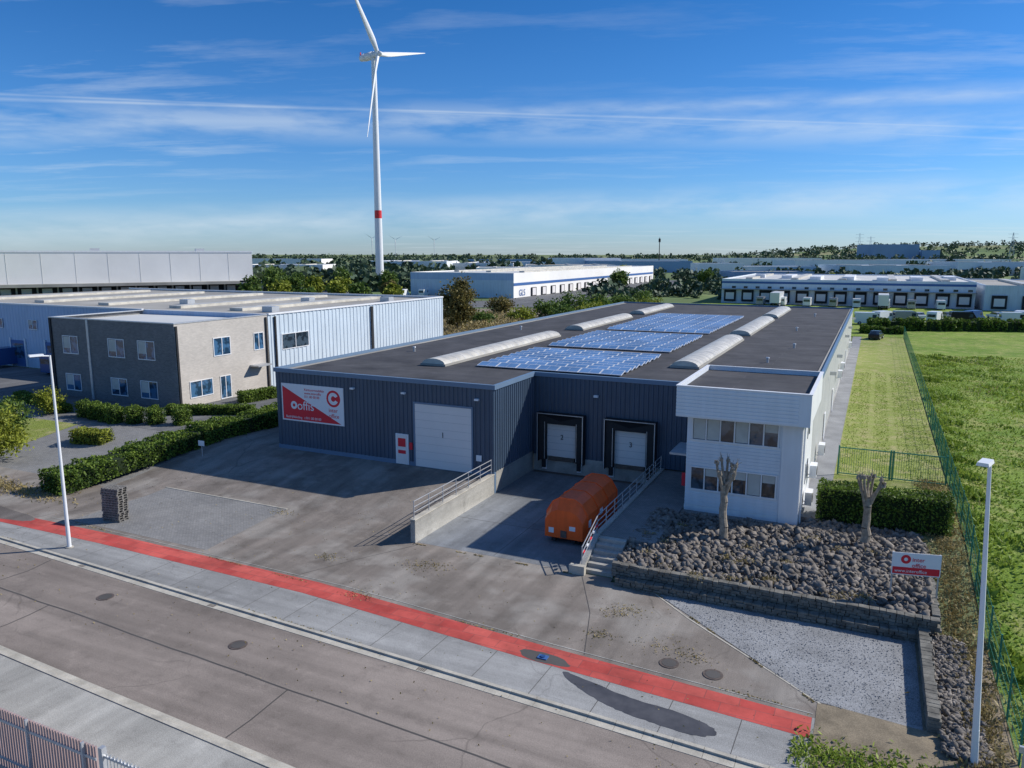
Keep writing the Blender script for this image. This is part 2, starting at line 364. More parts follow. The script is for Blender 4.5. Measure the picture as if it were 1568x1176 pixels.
mb=MB(); mb.poly([(24.4,-10,.012),(24.4,K(24.4)+.03,.012),(30,K(30)+.03,.012),(30,-10,.012)],m_dirt); mb.poly([(21.1,-17.6,.013),(21.1,K(21)+.03,.013),(24.5,K(24)+.03,.013),(24.5,-16.4,.013),(21.1,-16.6,.013)],m_dirt); mb.build('dirt_verge')
n=62000; a=27.3+rng.random(n)**1.7*48; b=rng.uniform(-19,82,n)
z=np.interp(b,GB,GZ)+.05
pat=np.sin(a*.7+np.sin(b*.5)*2)*np.cos(b*.45+a*.2)+.5*np.sin(a*1.9+b*1.3)
C=np.stack([a,b,z+np.clip(pat,0,1)*.15],1); leaves('meadow_grass',C,rng.uniform(.05,.18,n)*(1+np.clip(pat,0,1)*1.1),m_weed,aspect=.35,vertical=1.2)
n=5000; a=27.5+rng.random(n)*35; b=rng.uniform(-17,80,n); k=(np.sin(a*.35+2)*np.sin(b*.22+a*.1))>.35; a=a[k];b=b[k]
leaves('meadow_seed_heads',np.stack([a,b,np.interp(b,GB,GZ)+.3],1),rng.uniform(.08,.2,len(a)),m_dry,aspect=.25,vertical=1.4)
n=7000; t=rng.random(n); b=-19+t*30; a=26.1+rng.normal(size=n)*.5
C=np.stack([a,b,np.interp(b,GB,GZ)+.1],1); leaves('dry_weeds',C,rng.uniform(.05,.16,n),m_dry,aspect=.3,vertical=1)
n=2200;a=rng.uniform(20.5,26.5,n);b=-19.7+rng.normal(size=n)*.5
leaves('verge_weeds',np.stack([a,np.minimum(b,-17.5),.08+0*a],1),rng.uniform(.04,.13,n),m_weed,aspect=.35,vertical=1)
n=9000; a=rng.uniform(20.4,26.8,n); b=rng.uniform(10.6,60,n); k=(np.abs(a-22.4)>.22)&(np.abs(a-24.0)>.22)
leaves('lawn_grass',np.stack([a[k],b[k],1.19+0*a[k]],1),rng.uniform(.04,.1,int(k.sum())),m_weed,aspect=.35,vertical=.8)
sheet('lawn',-60,-40,-8.5,-1,.012,m_lawn); sheet('access_lane',-140,-26.5,.0,8,.004,m_lane)
sheet('access_lane',-140,-56,8,18,.004,m_lane); sheet('access_lane',-37,-24.5,8,95,.0,m_lane)
# ------------------------------------------------------------------ warehouse
F=1.2; T=7.3
wh=E('warehouse',(0,45,F))
mb=MB()
mb.ribbed((-18.3,0),(0,0),F+.25,T-.12,m_blue); mb.ribbed((0,0),(0,6.45),F+.25,T-.12,m_blue)
mb.ribbed((0,6.45),(12.8,6.45),F+.02,T-.12,m_blue)
mb.ribbed((-18.3,88),(-18.3,0),F,T-.12,m_blue,.5); mb.ribbed((18.9,6.8),(18.9,88),F,T-.12,m_cream,.5,.04); mb.ribbed((18.9,88),(-18.3,88),F,T-.12,m_blue,.5)
mb.build('walls',wh)
mb=MB()
mb.box(-18.34,0.02,-.03,.2,F-1.3,F+.25,m_trim); mb.box(-.2,.03,.21,6.3,-.2,F+.25,m_conc)
mb.box(.03,9.6,6.40,6.7,-.2,F+.02,m_conc); mb.box(18.7,18.96,6.9,88,F-.3,F+.3,m_conc)
mb.build('plinth',wh)
mb=MB()
zr=T-.22
mb.poly([(-18.2,.1,zr),(-.1,.1,zr),(-.1,87.9,zr),(-18.2,87.9,zr)],m_roof); mb.poly([(-.1,6.55,zr),(18.8,6.55,zr),(18.8,87.9,zr),(-.1,87.9,zr)],m_roof)
mb.build('roof',wh)
mb=MB()
for (x0,x1,y0,y1) in((-18.42,.12,-.12,.1),(-.1,.12,.11,6.33),(-.1,12.3,6.34,6.56),(-18.42,-18.2,.11,87.9),(18.8,19.02,6.9,87.9),(-18.42,19.02,87.91,88.1)):
    mb.box(x0,x1,y0,y1,T-.3,T,m_trim); 
mb.box(18.5,18.78,7,87.8,T-.215,T-.16,m_nroof)
mb.box(-18.1,-17.7,.3,87.5,T-.215,T-.19,m_nroof)
mb.build('roof_trim',wh)
def skylight(a,b0,b1,w=2.05,h=.42):
    mb=MB(); prof=[]
    n=10
    for i in range(n+1):
        t=math.pi*i/n; prof.append((math.cos(t)*w/2,math.sin(t)*h))
    k=int((b1-b0)/1.1)
    for j in range(k):
        y0=b0+j*(b1-b0)/k;y1=b0+(j+1)*(b1-b0)/k-.05
        vs=[(a+x,y0,T-.05+z) for x,z in prof]+[(a+x,y1,T-.05+z) for x,z in prof]
        mb.add(vs,[(i,i+1,n+2+i,n+1+i)[::-1] for i in range(n)]+[list(range(n+1)),list(range(n+1,2*n+2))[::-1]],m_sky1)
        vs=[(a+x*1.01,y1,T-.05+z*1.03) for x,z in prof]+[(a+x*1.01,y1+.05,T-.05+z*1.03) for x,z in prof]
        mb.add(vs,[(i,i+1,n+2+i,n+1+i)[::-1] for i in range(n)],m_panf)
    mb.box(a-w/2-.1,a+w/2+.1,b0-.08,b1+.05,T-.2,T-.03,m_nroof)
    mb.build('barrel_skylight',wh)
for a,b0,b1 in((-8.8,7,31),(-8.8,38,57.5),(-8.8,63.5,81),(9.2,14,35.5),(9.2,40,61),(9.2,65,82)): skylight(a,b0,b1)
mb=MB()
def panels(b0,b1,a0,a1):
    y=b0; r=0
    while y+1.0<b1:
        x=a0
        while x+1.65<a1+.1:
            h0=T-.08; z0=h0; z1=h0+.2
            mb.add([(x,y,z0),(x+1.62,y,z0),(x+1.62,y+.98,z1),(x,y+.98,z1),(x,y,z0-.04),(x+1.62,y,z0-.04),(x+1.62,y+.98,z1-.04),(x,y+.98,z1-.04)],[(0,1,2,3),(0,4,5,1),(1,5,6,2),(2,6,7,3),(3,7,4,0)],m_panf)
            for q in range(2):
                xa=x+.045+q*.775;xb=xa+.755;k0=z0+.2*.06+.004;k1=z0+.2*.94+.004
                mb.add([(xa,y+.06,k0),(xb,y+.06,k0),(xb,y+.92,k1),(xa,y+.92,k1)],[(0,1,2,3)],m_pan)
            x+=1.66
        y+=1.12 if r%3 else 1.5; r+=1
panels(8.0,19.8,-5.5,6.2); panels(22.4,36.4,-5.5,6.2); panels(39.8,64,-5.5,6.2)
mb.build('solar_array',wh)
mb=MB()
for a,b in((14.5,20),(14.2,48),(-15,14),(-14.6,36),(14.6,70),(15.5,31)):
    mb.cyl((a,b,T-.22),(a,b,T+.15),.1,.1,m_grey); mb.cyl((a,b,T+.15),(a,b,T+.22),.16,.13,m_grey)
mb.build('roof_vents',wh)
def sect_door(a0,a1,y,z0,z1,name,num):
    mb=MB(); n=int((z1-z0)/.5)
    for i in range(n):
        h=(z1-z0)/n; mb.box(a0,a1,y-.075,y,z0+i*h,z0+(i+1)*h-.02,m_door)
    mb.box(a0,a1,y-.06,y+.001,z0,z1,m_grey)
    for x0,x1 in((a0-.12,a0-.002),(a1+.002,a1+.12)): mb.box(x0,x1,y-.1,y,z0,z1+.12,m_trim)
    mb.box(a0,a1,y-.1,y,z1+.002,z1+.12,m_trim)
    mb.build(name,wh); txt(num,.55,((a0+a1)/2,y-.09,(z0+z1)/2+.0),0,m_dark,wh,name+'_number',align='CENTER')
sect_door(-6.05,-1.65,0,F,F+4.4,'overhead_door','1')
mb=MB(); mb.box(-7.66,-6.62,-.1,0,F,F+2.15,m_signw); mb.box(-7.55,-6.73,-.115,-.101,F+.05,F+2.08,m_door); mb.box(-7.45,-6.83,-.125,-.116,F+1.25,F+1.85,m_redp); mb.box(-7.45,-6.83,-.125,-.116,F+.75,F+1.0,m_redp); mb.box(-6.55,-6.3,-.09,-.05,F+1.1,F+1.6,m_redp)
mb.box(-1.3,-.9,-.1,-.05,F+.9,F+1.3,m_signw); mb.build('personnel_door',wh)
mb=MB()
for a in(-11.2,-6.9,-1.2): mb.box(a-.15,a+.15,-.25,0,F+5.0,F+5.12,m_signw)
for a in(4.8,): mb.box(a-.15,a+.15,6.2,6.45,F+4.6,F+4.75,m_signw)
mb.build('wall_lights',wh)
def dock(a0,a1,num):
    y=6.39; z0=.85;z1=4.45
    mb=MB(); m=(a0+a1)/2; da=1.15
    mb.box(m-da,m+da,y-.04,y,F,F+2.45,m_door)
    for i in range(1,5): mb.box(m-da,m+da,y-.05,y-.041,F+i*.5-.015,F+i*.5+.01,m_grey)
    mb.box(a0+.12,m-da,y-.42,y,z0+.1,z1-.12,m_dark); mb.box(m+da,a1-.12,y-.42,y,z0+.1,z1-.12,m_dark); mb.box(m-da+.002,m+da-.002,y-.42,y,F+2.46,z1-.12,m_dark)
    for s in(-1,1): mb.box(m+s*(da+.06)-.02,m+s*(da+.06)+.02,y-.425,y-.421,z0+.2,F+2.6,m_grey)
    mb.add([(m-da-.3,y-.43,z1-.15),(m,y-.43,F+2.7),(m+da+.3,y-.43,z1-.15)],[(0,1,2)],m_black)
    for x0,x1 in((a0,a0+.1),(a1-.1,a1)): mb.box(x0,x1,y-.55,y,z0,z1,m_dark); mb.box(x0+.02,x1-.02,y-.57,y-.551,z0,z1,m_grey)
    mb.box(a0+.102,a1-.102,y-.55,y,z1-.1,z1,m_dark); mb.box(a0,a1,y-.57,y-.551,z1-.07,z1-.02,m_grey)
    mb.box(m-1.0,m+1.0,y-.2,y,F-.28,F-.02,m_iron)
    for s in(-1,1): mb.box(m+s*1.35-.14,m+s*1.35+.14,y-.25,y,F-.85,F-.2,m_dark); mb.box(m+s*1.35-.17,m+s*1.35+.17,y-.1,y+.002,F-1.0,F-.15,m_signw)
    mb.build('loading_dock',wh); txt(num,.5,(m,y-.07,F+1.3),0,m_dark,wh,'dock_number',align='CENTER')
dock(.5,4.05,'2'); dock(5.55,9.2,'3')
bn=E('banner_sign',(-15,-.1,4.8)); mb=MB(); y=-.1
mb.box(-17.75,-12.05,y,y+.045,3.4,6.2,m_signw)
mb.poly([(-17.65,y-.004,3.5),(-12.3,y-.004,3.5),(-17.65,y-.004,6.0)],m_redp)
def ring(mb,cx,cz,r0,r1,y,mat,n=28,t0=0,t1=2*math.pi):
    for i in range(n):
        a=t0+(t1-t0)*i/n;b=t0+(t1-t0)*(i+1)/n
        mb.poly([(cx+r0*math.cos(a),y,cz+r0*math.sin(a)),(cx+r1*math.cos(a),y,cz+r1*math.sin(a)),(cx+r1*math.cos(b),y,cz+r1*math.sin(b)),(cx+r0*math.cos(b),y,cz+r0*math.sin(b))],mat)
ring(mb,-12.95,5.35,.0,.62,y-.004,m_redp); ring(mb,-12.95,5.35,.2,.45,y-.008,m_signw,t0=.5,t1=5.8); ring(mb,-16.6,4.6,.12,.3,y-.008,m_signw)
mb.build('panel',bn)
txt('offis',.95,(-16.3,y-.008,4.3),0,m_signw,bn,'lettering'); txt('inter\noffice',.42,(-13.4,y-.008,4.35),0,m_redp,bn,'lettering_small')
txt('Kantoormeubilair\nwww.interoffis\n011 00 00 00',.26,(-15.6,y-.008,5.75),0,m_redp,bn,'lettering_top'); txt('Bedrijfskleding   t 011 00 00 00',.26,(-17.4,y-.008,3.62),0,m_signw,bn,'lettering_bottom')
for b,z in((4.2,2.4),(12,1.9),(1.5,1.5),(38,3.5),(44,3.5),(70,3)):
    a=19.0 if b>6.8 else 18.98
    mb=MB(); mb.box(a+.12,a+.5,b,b+.95,z,z+.75,m_signw); mb.cyl((a+.5,b+.4,z+.38),(a+.52,b+.4,z+.38),.28,.28,m_dark,16); mb.box(a,a+.12,b+.1,b+.15,z-.05,z,m_grey); mb.box(a,a+.12,b+.8,b+.85,z-.05,z,m_grey); mb.build('air_conditioner',wh)
mb=MB()
for b in(20,32,52,64,80): mb.box(18.97,19.03,b,b+1.0,F,F+2.1,m_signw); mb.box(19.0,19.5,b+4,b+4.1,F+4.6,F+4.9,m_grey)
mb.build('side_doors',wh)
# ------------------------------------------------------------------ office annexe
of=E('office_building',(15.8,2,F)); mb=MB()
mb.box(12.8,18.9,-1.0,6.4,1.0,6.72,m_whiteclad); mb.box(12.7,12.79,.0,6.4,F,F+.4,m_conc)
mb.box(17.95,18.95,-1.08,-1.001,1.0,6.73,m_white); mb.box(18.901,18.98,-1.0,6.4,1.0,6.73,m_white)
mb.box(12.78,17.9,-1.05,-1.001,1.0,1.45,m_white)
def hr(z0,z1,x0,x1,y):
    z=z0
    while z<z1-.12: mb.box(x0,x1,y-.045,y-.001,z,z+.12,m_whiteclad); z+=.19
hr(1.5,2.3,12.8,17.9,-1.0); hr(3.85,5.2,12.8,17.9,-1.0)
mb.build('walls',of)
mb=MB()
x0,x1,y0,y1=12.3,19.35,-1.8,6.9
mb.box(x0,x1,y0,y0+.12,6.73,8.45,m_whiteclad); mb.box(x0,x0+.12,y0+.121,y1,6.73,8.45,m_whiteclad); mb.box(x1-.12,x1,y0+.121,y1,6.73,8.45,m_white); mb.box(x0+.121,x1-.121,y1-.12,y1,6.73,8.45,m_whiteclad)
mb.box(x0+.12,x1-.12,y0+.12,y1-.12,6.74,8.2,m_roof)
z=6.8
while z<8.3: mb.box(x0,x1-.6,y0-.04,y0-.001,z,z+.13,m_whiteclad); z+=.2
mb.box(x0-.04,x1+.04,y0-.06,y0+.16,8.452,8.5,m_white); mb.box(x0-.04,x0+.16,y0+.161,y1,8.452,8.5,m_white); mb.box(x1-.16,x1+.04,y0+.161,y1,8.452,8.5,m_white); mb.box(x0+.161,x1-.161,y1-.16,y1,8.452,8.5,m_white)
mb.build('roof_fascia',of)
def win_band(z0,z1,n,yellow):
    mb=MB(); xa,xb=13.1,17.75; y=-1.0
    mb.box(xa,xb,y-.02,y-.004,z0,z1,m_glass)
    mb.box(xa-.08,xb+.08,y-.1,y-.003,z0-.08,z0-.001,m_white); mb.box(xa-.08,xb+.08,y-.1,y-.003,z1+.001,z1+.08,m_white)
    w=(xb-xa)/n
    for i in range(n+1):
        mb.box(xa+i*w-.035,xa+i*w+.035,y-.09,y-.021,z0,z1,m_white)
    for i in range(n):
        if i in yellow:
            mb.box(xa+i*w+.06,xa+(i+1)*w-.06,y-.028,y-.0205,z0+.03,z1-.03,m_blind)
        elif i%2: mb.box(xa+i*w+.06,xa+(i+1)*w-.06,y-.028,y-.0205,z1-.45,z1-.03,m_blind)
    mb.build('window_band',of)
win_band(2.45,3.7,6,(4,)); win_band(5.35,6.55,6,(0,1,3))
mb=MB()
for z0 in(2.6,5.3):
    for y in(2.2,): mb.box(18.98,19.0,y,y+1.3,z0,z0+1.1,m_glass); mb.box(18.981,19.03,y-.06,y-.001,z0-.06,z0+1.16,m_grey); mb.box(18.981,19.03,y+1.301,y+1.36,z0-.06,z0+1.16,m_grey)
mb.box(12.74,12.79,1.2,3.2,F,F+2.3,m_glass); mb.box(12.7,12.8,1.1,1.2,F,F+2.4,m_white); mb.box(12.7,12.8,3.2,3.3,F,F+2.4,m_white); mb.box(12.7,12.8,2.15,2.22,F,F+2.3,m_white)
mb.box(11.4,12.8,.8,3.6,F+2.6,F+2.72,m_grey); mb.box(12.3,12.7,.3,.36,F+.9,F+1.7,m_redp)
mb.cyl((19.05,-.7,1.1),(19.05,-.7,6.7),.05,.05,m_white)
mb.build('entrance',of)
# ------------------------------------------------------------------ dock pit
mb=MB(); mb.box(0.03,9.5,-9.6,6.4,-.2,.006,m_pit); 
for y in(-5,0): mb.box(.04,9.49,y,y+.03,.006,.009,m_tar)
mb.box(4.7,4.73,-9.5,5.8,.006,.0085,m_tar)
mb.box(.2,9.3,5.9,6.3,.006,.012,m_iron)
mb.build('dock_ramp')
mb=MB(); mb.box(-.28,.02,-9.75,-.06,-.2,1.28,m_conc); mb.box(-.32,.06,-9.79,-.06,1.281,1.35,m_kerb); mb.build('retaining_wall',bevel=.015)
mb=MB(); mb.box(9.5,9.78,-7.2,6.38,-.2,1.25,m_conc); 
mb.add([(9.5,-9.6,-.2),(9.78,-9.6,-.2),(9.78,-7.2,-.2),(9.5,-7.2,-.2),(9.5,-9.6,.35),(9.78,-9.6,.35),(9.78,-7.201,1.25),(9.5,-7.201,1.25)],[(0,3,2,1),(4,5,6,7),(0,1,5,4),(1,2,6,5),(3,0,4,7)],m_conc)
mb.box(9.1,9.9,-9.9,-9.62,-.1,.45,m_kerb)
mb.build('retaining_wall')
mb=MB(); mb.box(9.785,12.69,-7.1,6.38,.2,1.17,m_pave); mb.box(12.69,19.0,-1.6,-1.0,.9,1.12,m_pave); mb.build('raised_terrace')
mb=MB()
for i in range(6): mb.box(9.8,11.25,-9.5+i*.4,-7.11,i*.19-.05,(i+1)*.19,m_conc)
mb.build('garden_stairs',bevel=.01)
def railing(name,pts,h,mat=m_grey,bars=(.35,.65,.97),post=1.5):
    mb=MB()
    for p,q in zip(pts,pts[1:]):
        p=Vector(p);q=Vector(q);n=max(1,round((q-p).length/post))
        for k in bars: mb.cyl(p+Vector((0,0,k*h)),q+Vector((0,0,k*h)),.026,.026,mat,6)
        for i in range(n+1):
            r=p.lerp(q,i/n); mb.cyl(r,r+Vector((0,0,h)),.03,.03,mat,6)
    return mb.build(name)
railing('handrail',[(-.13,-9.6,1.35),(-.13,-.2,1.35)],1.0)
railing('handrail',[(9.64,-9.5,.35),(9.64,-7.2,1.25),(9.64,5.9,1.25)],1.0)
mb=MB()
for i in range(5):
    mb.box(9.6,9.68,-9.4+i*.5,-9.4+i*.5+.25,.95+.19*i*.9,1.05+.19*i*.9,m_redp if i%2==0 else m_signw)
mb.build('warning_marker')
# ------------------------------------------------------------------ rock garden
def gard(a,b): return np.interp(b,[-9.6,-7,-1],[.72,.95,1.1])
mb=MB(); mb.add([(11.3,-9.6,.7),(25,-9.6,.7),(11.3,-7,.92),(25,-7,.92),(11.3,-1.3,1.06),(25,-1.3,1.06),(19,.3,1.15),(25,.3,1.15),(19,-1.3,1.06)],[(0,1,3,2),(2,3,5,8,4),(8,5,7,6)],m_rock); mb.build('rock_garden_bed')
t=(1+5**.5)/2
ico=np.array([(-1,t,0),(1,t,0),(-1,-t,0),(1,-t,0),(0,-1,t),(0,1,t),(0,-1,-t),(0,1,-t),(t,0,-1),(t,0,1),(-t,0,-1),(-t,0,1)],float)/1.9
icf=np.array([(0,11,5),(0,5,1),(0,1,7),(0,7,10),(0,10,11),(1,5,9),(5,11,4),(11,10,2),(10,7,6),(7,1,8),(3,9,4),(3,4,2),(3,2,6),(3,6,8),(3,8,9),(4,9,5),(2,4,11),(6,2,10),(8,6,7),(9,8,1)])
def rocks(name,P,S,mat):
    n=len(P); V=np.repeat(ico[None],n,0)*(1+rng.normal(size=(n,12,1))*.26)*rng.uniform(.45,1.3,(n,1,3))*S.reshape(-1,1,1)
    A=rng.normal(size=(n,3,3)); Q,_=np.linalg.qr(A); V=np.einsum('nij,nkj->nki',Q,V)+P[:,None,:]
    Fc=(icf[None]+12*np.arange(n)[:,None,None]).reshape(-1,3)
    return npmesh(name,V.reshape(-1,3),Fc,mat)
n=5200; a=rng.uniform(11.4,25,n); b=rng.uniform(-9.55,0.2,n)
k=~((a<19.2)&(b>-1.7)); a=a[k];b=b[k]; n=len(a)
rocks('rock_bed',np.stack([a,b,gard(a,b)+rng.uniform(-.02,.12,n)],1),.06+.19*rng.random(n)**1.3,m_rock)
n=1400; a=rng.uniform(24.9,26.2,n); b=rng.uniform(-18,-9.4,n); rocks('rock_bed',np.stack([a,b,.05+rng.uniform(0,.15,n)*(1-(a-24.9)/1.3)],1),rng.uniform(.05,.15,n),m_rock)
n=4500; a=rng.uniform(13.6,24.4,n); b=rng.uniform(-16.6,-10.3,n); k=(b>-10.3-(a-13.6)*.84); a=a[k];b=b[k]
rocks('gravel_stones',np.stack([a,b,0*a+.02],1),rng.uniform(.012,.028,len(a)),m_gravel)
C=[]
for _ in range(26):
    x=random.uniform(12,24.8);y=random.choice([random.uniform(-9.8,-8.6),random.uniform(-9,-2.2)]); q=rng.normal(size=(60,3))*[.22,.16,.06]; C.append(q+[x,y,float(gard(x,y))+.2])
C=np.vstack(C); leaves('rock_garden_weeds',C,rng.uniform(.03,.09,len(C)),m_dry,aspect=.35,vertical=1)
def drystone(name,p0,p1,z0,z1,th):
    mb=MB(); p0=Vector(p0);p1=Vector(p1);d=p1-p0;Ln=d.length;ang=math.atan2(d.y,d.x)
    M0=Matrix.Translation((p0.x,p0.y,0))@Matrix.Rotation(ang,4,'Z'); z=z0
    while z<z1-.03:
        h=min(random.uniform(.09,.15),z1-z); x=0
        while x<Ln:
            w=random.uniform(.18,.5); mb.M=M0@Matrix.Translation((x+w/2,0,z+h/2))@Matrix.Rotation(random.uniform(-.06,.06),4,'Z')@Matrix.Rotation(random.uniform(-.04,.04),4,'Y')
            o=random.uniform(-.05,.05); mb.box(-w/2+.01,w/2-.01,-th/2+o,th/2,-h/2+.006,h/2,m_wallstone); x+=w
        z+=h
    return mb.build(name,bevel=.012)
drystone('dry_stone_wall',(11.3,-9.75),(25.1,-9.75),.3,.95,.35); drystone('dry_stone_wall',(11.6,-10.15),(24.6,-10.15),-.05,.42,.4)
drystone('dry_stone_wall',(24.7,-16.8),(24.7,-9.95),-.05,.55,.4); drystone('dry_stone_wall',(25.15,-9.5),(25.15,-1),.3,1.0,.3)
# ------------------------------------------------------------------ vegetation
def hedge(name,p0,p1,w,h,z0,z1,mat=m_hedge,dens=230,s=.075,lump=.12):
    o=E(name,(p0[0],p0[1],z0)); p0=np.array(p0,float);p1=np.array(p1,float);d=p1-p0;Ln=np.linalg.norm(d);d/=Ln;nn=np.array([-d[1],d[0]])
    area=Ln*w+2*Ln*h+2*w*h; n=int(area*dens)
    r=rng.random(n)*area; t=rng.random(n); q=rng.random(n)
    L_=np.where(r<Ln*w+2*Ln*h,t*Ln,np.where(t<.5,0,Ln)); W_=np.where(r<Ln*w,(q-.5)*w,np.where(r<Ln*w+Ln*h,-w/2,np.where(r<Ln*w+2*Ln*h,w/2,(q-.5)*w)))
    H_=np.where(r<Ln*w,h,rng.random(n)*h)
    lum=(np.sin(L_*2.1+H_*1.5)+np.sin(L_*4.7+W_*3)+np.sin(L_*.9+1))*.4*lump
    L_=L_+rng.normal(size=n)*.06; W_=W_*(1+lum/w)+rng.normal(size=n)*.07; H_=H_*(1+lum/h*.6)+rng.normal(size=n)*.05
    P=p0[None]+d*L_[:,None]+nn*W_[:,None]; Z=z0+(z1-z0)*L_/Ln+np.abs(H_)
    leaves('leaves',np.stack([P[:,0],P[:,1],Z],1),rng.uniform(s*.6,s*1.3,n),mat,o)
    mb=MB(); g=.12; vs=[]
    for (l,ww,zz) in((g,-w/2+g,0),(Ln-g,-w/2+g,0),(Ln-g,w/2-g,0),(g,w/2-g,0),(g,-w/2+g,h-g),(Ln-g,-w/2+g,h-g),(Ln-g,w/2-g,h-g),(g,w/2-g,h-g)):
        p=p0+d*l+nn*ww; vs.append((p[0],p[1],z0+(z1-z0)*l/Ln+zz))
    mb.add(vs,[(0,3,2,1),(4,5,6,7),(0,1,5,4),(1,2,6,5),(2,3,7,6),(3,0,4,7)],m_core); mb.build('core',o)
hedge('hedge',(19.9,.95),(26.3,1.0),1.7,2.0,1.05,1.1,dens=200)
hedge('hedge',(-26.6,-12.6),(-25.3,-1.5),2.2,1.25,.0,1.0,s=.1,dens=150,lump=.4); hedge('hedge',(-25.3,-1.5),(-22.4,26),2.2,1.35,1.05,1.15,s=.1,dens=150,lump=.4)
def tree(name,a,b,z,h,r,mat,nl=5000,ls=.2,cb=.3,trunk=.18):
    o=E(name,(a,b,z)); mb=MB(); rr=random.Random(int(a*13+b*7))
    top=Vector((a,b,z+h*.6)); mb.cyl((a,b,z-.1),(a+.1,b,z+h*cb),trunk,trunk*.75,m_dbark,8); mb.cyl((a+.1,b,z+h*cb),top,trunk*.75,trunk*.3,m_dbark,8)
    nc=46; cs=[]
    cz=z+h*(cb+1)/2; rz=h*(1-cb)/2
    for i in range(nc):
        v=Vector((rr.gauss(0,1),rr.gauss(0,1),rr.gauss(0,1))).normalized()*(rr.random()**.4)
        c=Vector((a+v.x*r*.85,b+v.y*r*.85,cz+v.z*rz*.85)); cs.append(c)
        if i<14: mb.cyl((a+.1,b,z+h*(cb+rr.random()*.25)),c,trunk*.3,.03,m_dbark,5)
    mb.build('trunk',o)
    C=np.array([tuple(c) for c in cs]); idx=rng.integers(0,nc,nl); sz=rng.uniform(.6,1.3,nc)[idx][:,None]
    P=C[idx]+rng.normal(size=(nl,3))*[r*.17,r*.17,r*.14]*sz
    leaves('foliage',P,rng.uniform(ls*.6,ls*1.3,nl),mat,o)
tree('tree',-45,75,1.15,10.5,3.4,m_leafR,8000,.26,.12)
tree('shrub_tree',-37.5,-9.5,.0,4.2,2.2,m_leafY,5000,.12,.1)
tree('shrub_tree',-43,-5,.6,3.4,1.8,m_leafA,4000,.12,.1)
tree('shrub_tree',-46,.5,1.1,2.6,1.5,m_leafY,2500,.1,.05)
for i,(a,b) in enumerate([(-42,1.2),(-40.3,1),(-38.7,.8),(-37.3,.6),(-35.6,1.2),(-33.8,1.8),(-31.5,2.6)]):
    hedge('clipped_shrub',(a-.55,b),(a+.55,b),1.0,1.3,gz(b),gz(b),dens=230,s=.08,lump=.25)
hedge('hedge',(-56,4),(-45,1.5),1.0,.7,1.15,1.15,s=.08); hedge('hedge',(-36,-4),(-33,-3.5),1.3,1.0,.6,.65,mat=m_leafY,s=.08)
hedge('hedge',(-36,5.0),(-29,8.5),1.0,.8,1.15,1.15,s=.08); hedge('hedge',(-34,12),(-32,22),1.1,1.0,1.15,1.15,s=.09)
n=2600; t=rng.random(n); leaves('dry_weeds',np.stack([-26+rng.normal(size=n)*1.6-t*14,-13.2+rng.normal(size=n)*.5+t*.9,.06+0*t],1),rng.uniform(.04,.16,n),m_dry,aspect=.3,vertical=1)
def pollard(name,a,b,z,h,sd):
    rr=random.Random(sd); mb=MB(); p=Vector((a,b,z-.1)); r=.24
    for i in range(7):
        q=p+Vector((rr.uniform(-.08,.08),rr.uniform(-.08,.08),h*.62/7)); mb.cyl(p,q,r*rr.uniform(.97,1.1),r*.93,m_bark,10,False); p=q; r*=.94
    for i in range(7):
        an=i*math.pi*2/7+rr.uniform(-.4,.4); q=p+Vector((math.cos(an)*rr.uniform(.25,.6),math.sin(an)*rr.uniform(.25,.6),rr.uniform(.3,.8)))
        mb.cyl(p-Vector((0,0,rr.uniform(0,1.0))),q,.10,.07,m_bark,7)
        e=q+Vector((math.cos(an)*.12,math.sin(an)*.12,rr.uniform(.2,.8))); mb.cyl(q,e,.07,.06,m_bark,7)
        for k in range(4):
            kk=e+Vector((rr.uniform(-.08,.08),rr.uniform(-.08,.08),rr.uniform(-.06,.08))); mb.cyl(kk-Vector((0,0,.08)),kk+Vector((rr.uniform(-.05,.05),rr.uniform(-.05,.05),.08)),.085,.055,m_bark,6)
        for k in range(3):
            w=e+Vector((rr.uniform(-.25,.25),rr.uniform(-.25,.25),rr.uniform(.15,.4))); mb.cyl(e,w,.02,.008,m_bark,4)
    mb.build(name)
pollard('pollarded_tree',15.7,-4.7,.95,4.9,3); pollard('pollarded_tree',22.3,-2.7,1.0,4.3,5)
# ------------------------------------------------------------------ fences, sign, lamps
fe=E('green_mesh_fence',(27,20,0)); mb=MB()
b=-17.5
while b<108:
    z=gz(b); mb.box(26.97,27.03,b-.03,b+.03,z,z+2.0,m_green); b+=2.5
for s,e in((-17.5,-10),(-10,-8),(-8,-1.5),(-1.5,0),(0,108)):
    for h in(.1,.5,.9,1.3,1.9): mb.cyl((27,s,gz(s)+h),(27,e,gz(e)+h),.009,.009,m_green,4)
b=-17.5
while b<30: z=gz(b); mb.box(26.997,27.003,b-.003,b+.003,z+.05,z+1.95,m_green); b+=.15
mb.build('panels',fe)
mb=MB(); y=10.3
for a in(20.5,23.6,23.75,26.8): mb.box(a-.05,a+.05,y-.05,y+.05,1.1,3.15,m_green)
for z in(1.25,3.0): mb.box(20.5,26.8,y-.025,y+.025,z,z+.06,m_green)
a=20.6
while a<26.8: mb.box(a-.01,a+.01,y-.01,y+.01,1.3,3.0,m_green); a+=.14
mb.build('garden_gate')
mb=MB(); a=-40
while a<3.0: mb.box(a,a+.07,-31.02,-30.96,0,2.0,m_pinkf); a+=.13
a=-40
while a<3.1: mb.box(a-.03,a+.03,-31.12,-31.03,0,2.05,m_grey); a+=2.5
mb.box(-40,3,-31.06,-31.025,.3,.38,m_grey); mb.box(-40,3,-31.06,-31.025,1.6,1.68,m_grey); mb.build('slatted_fence')
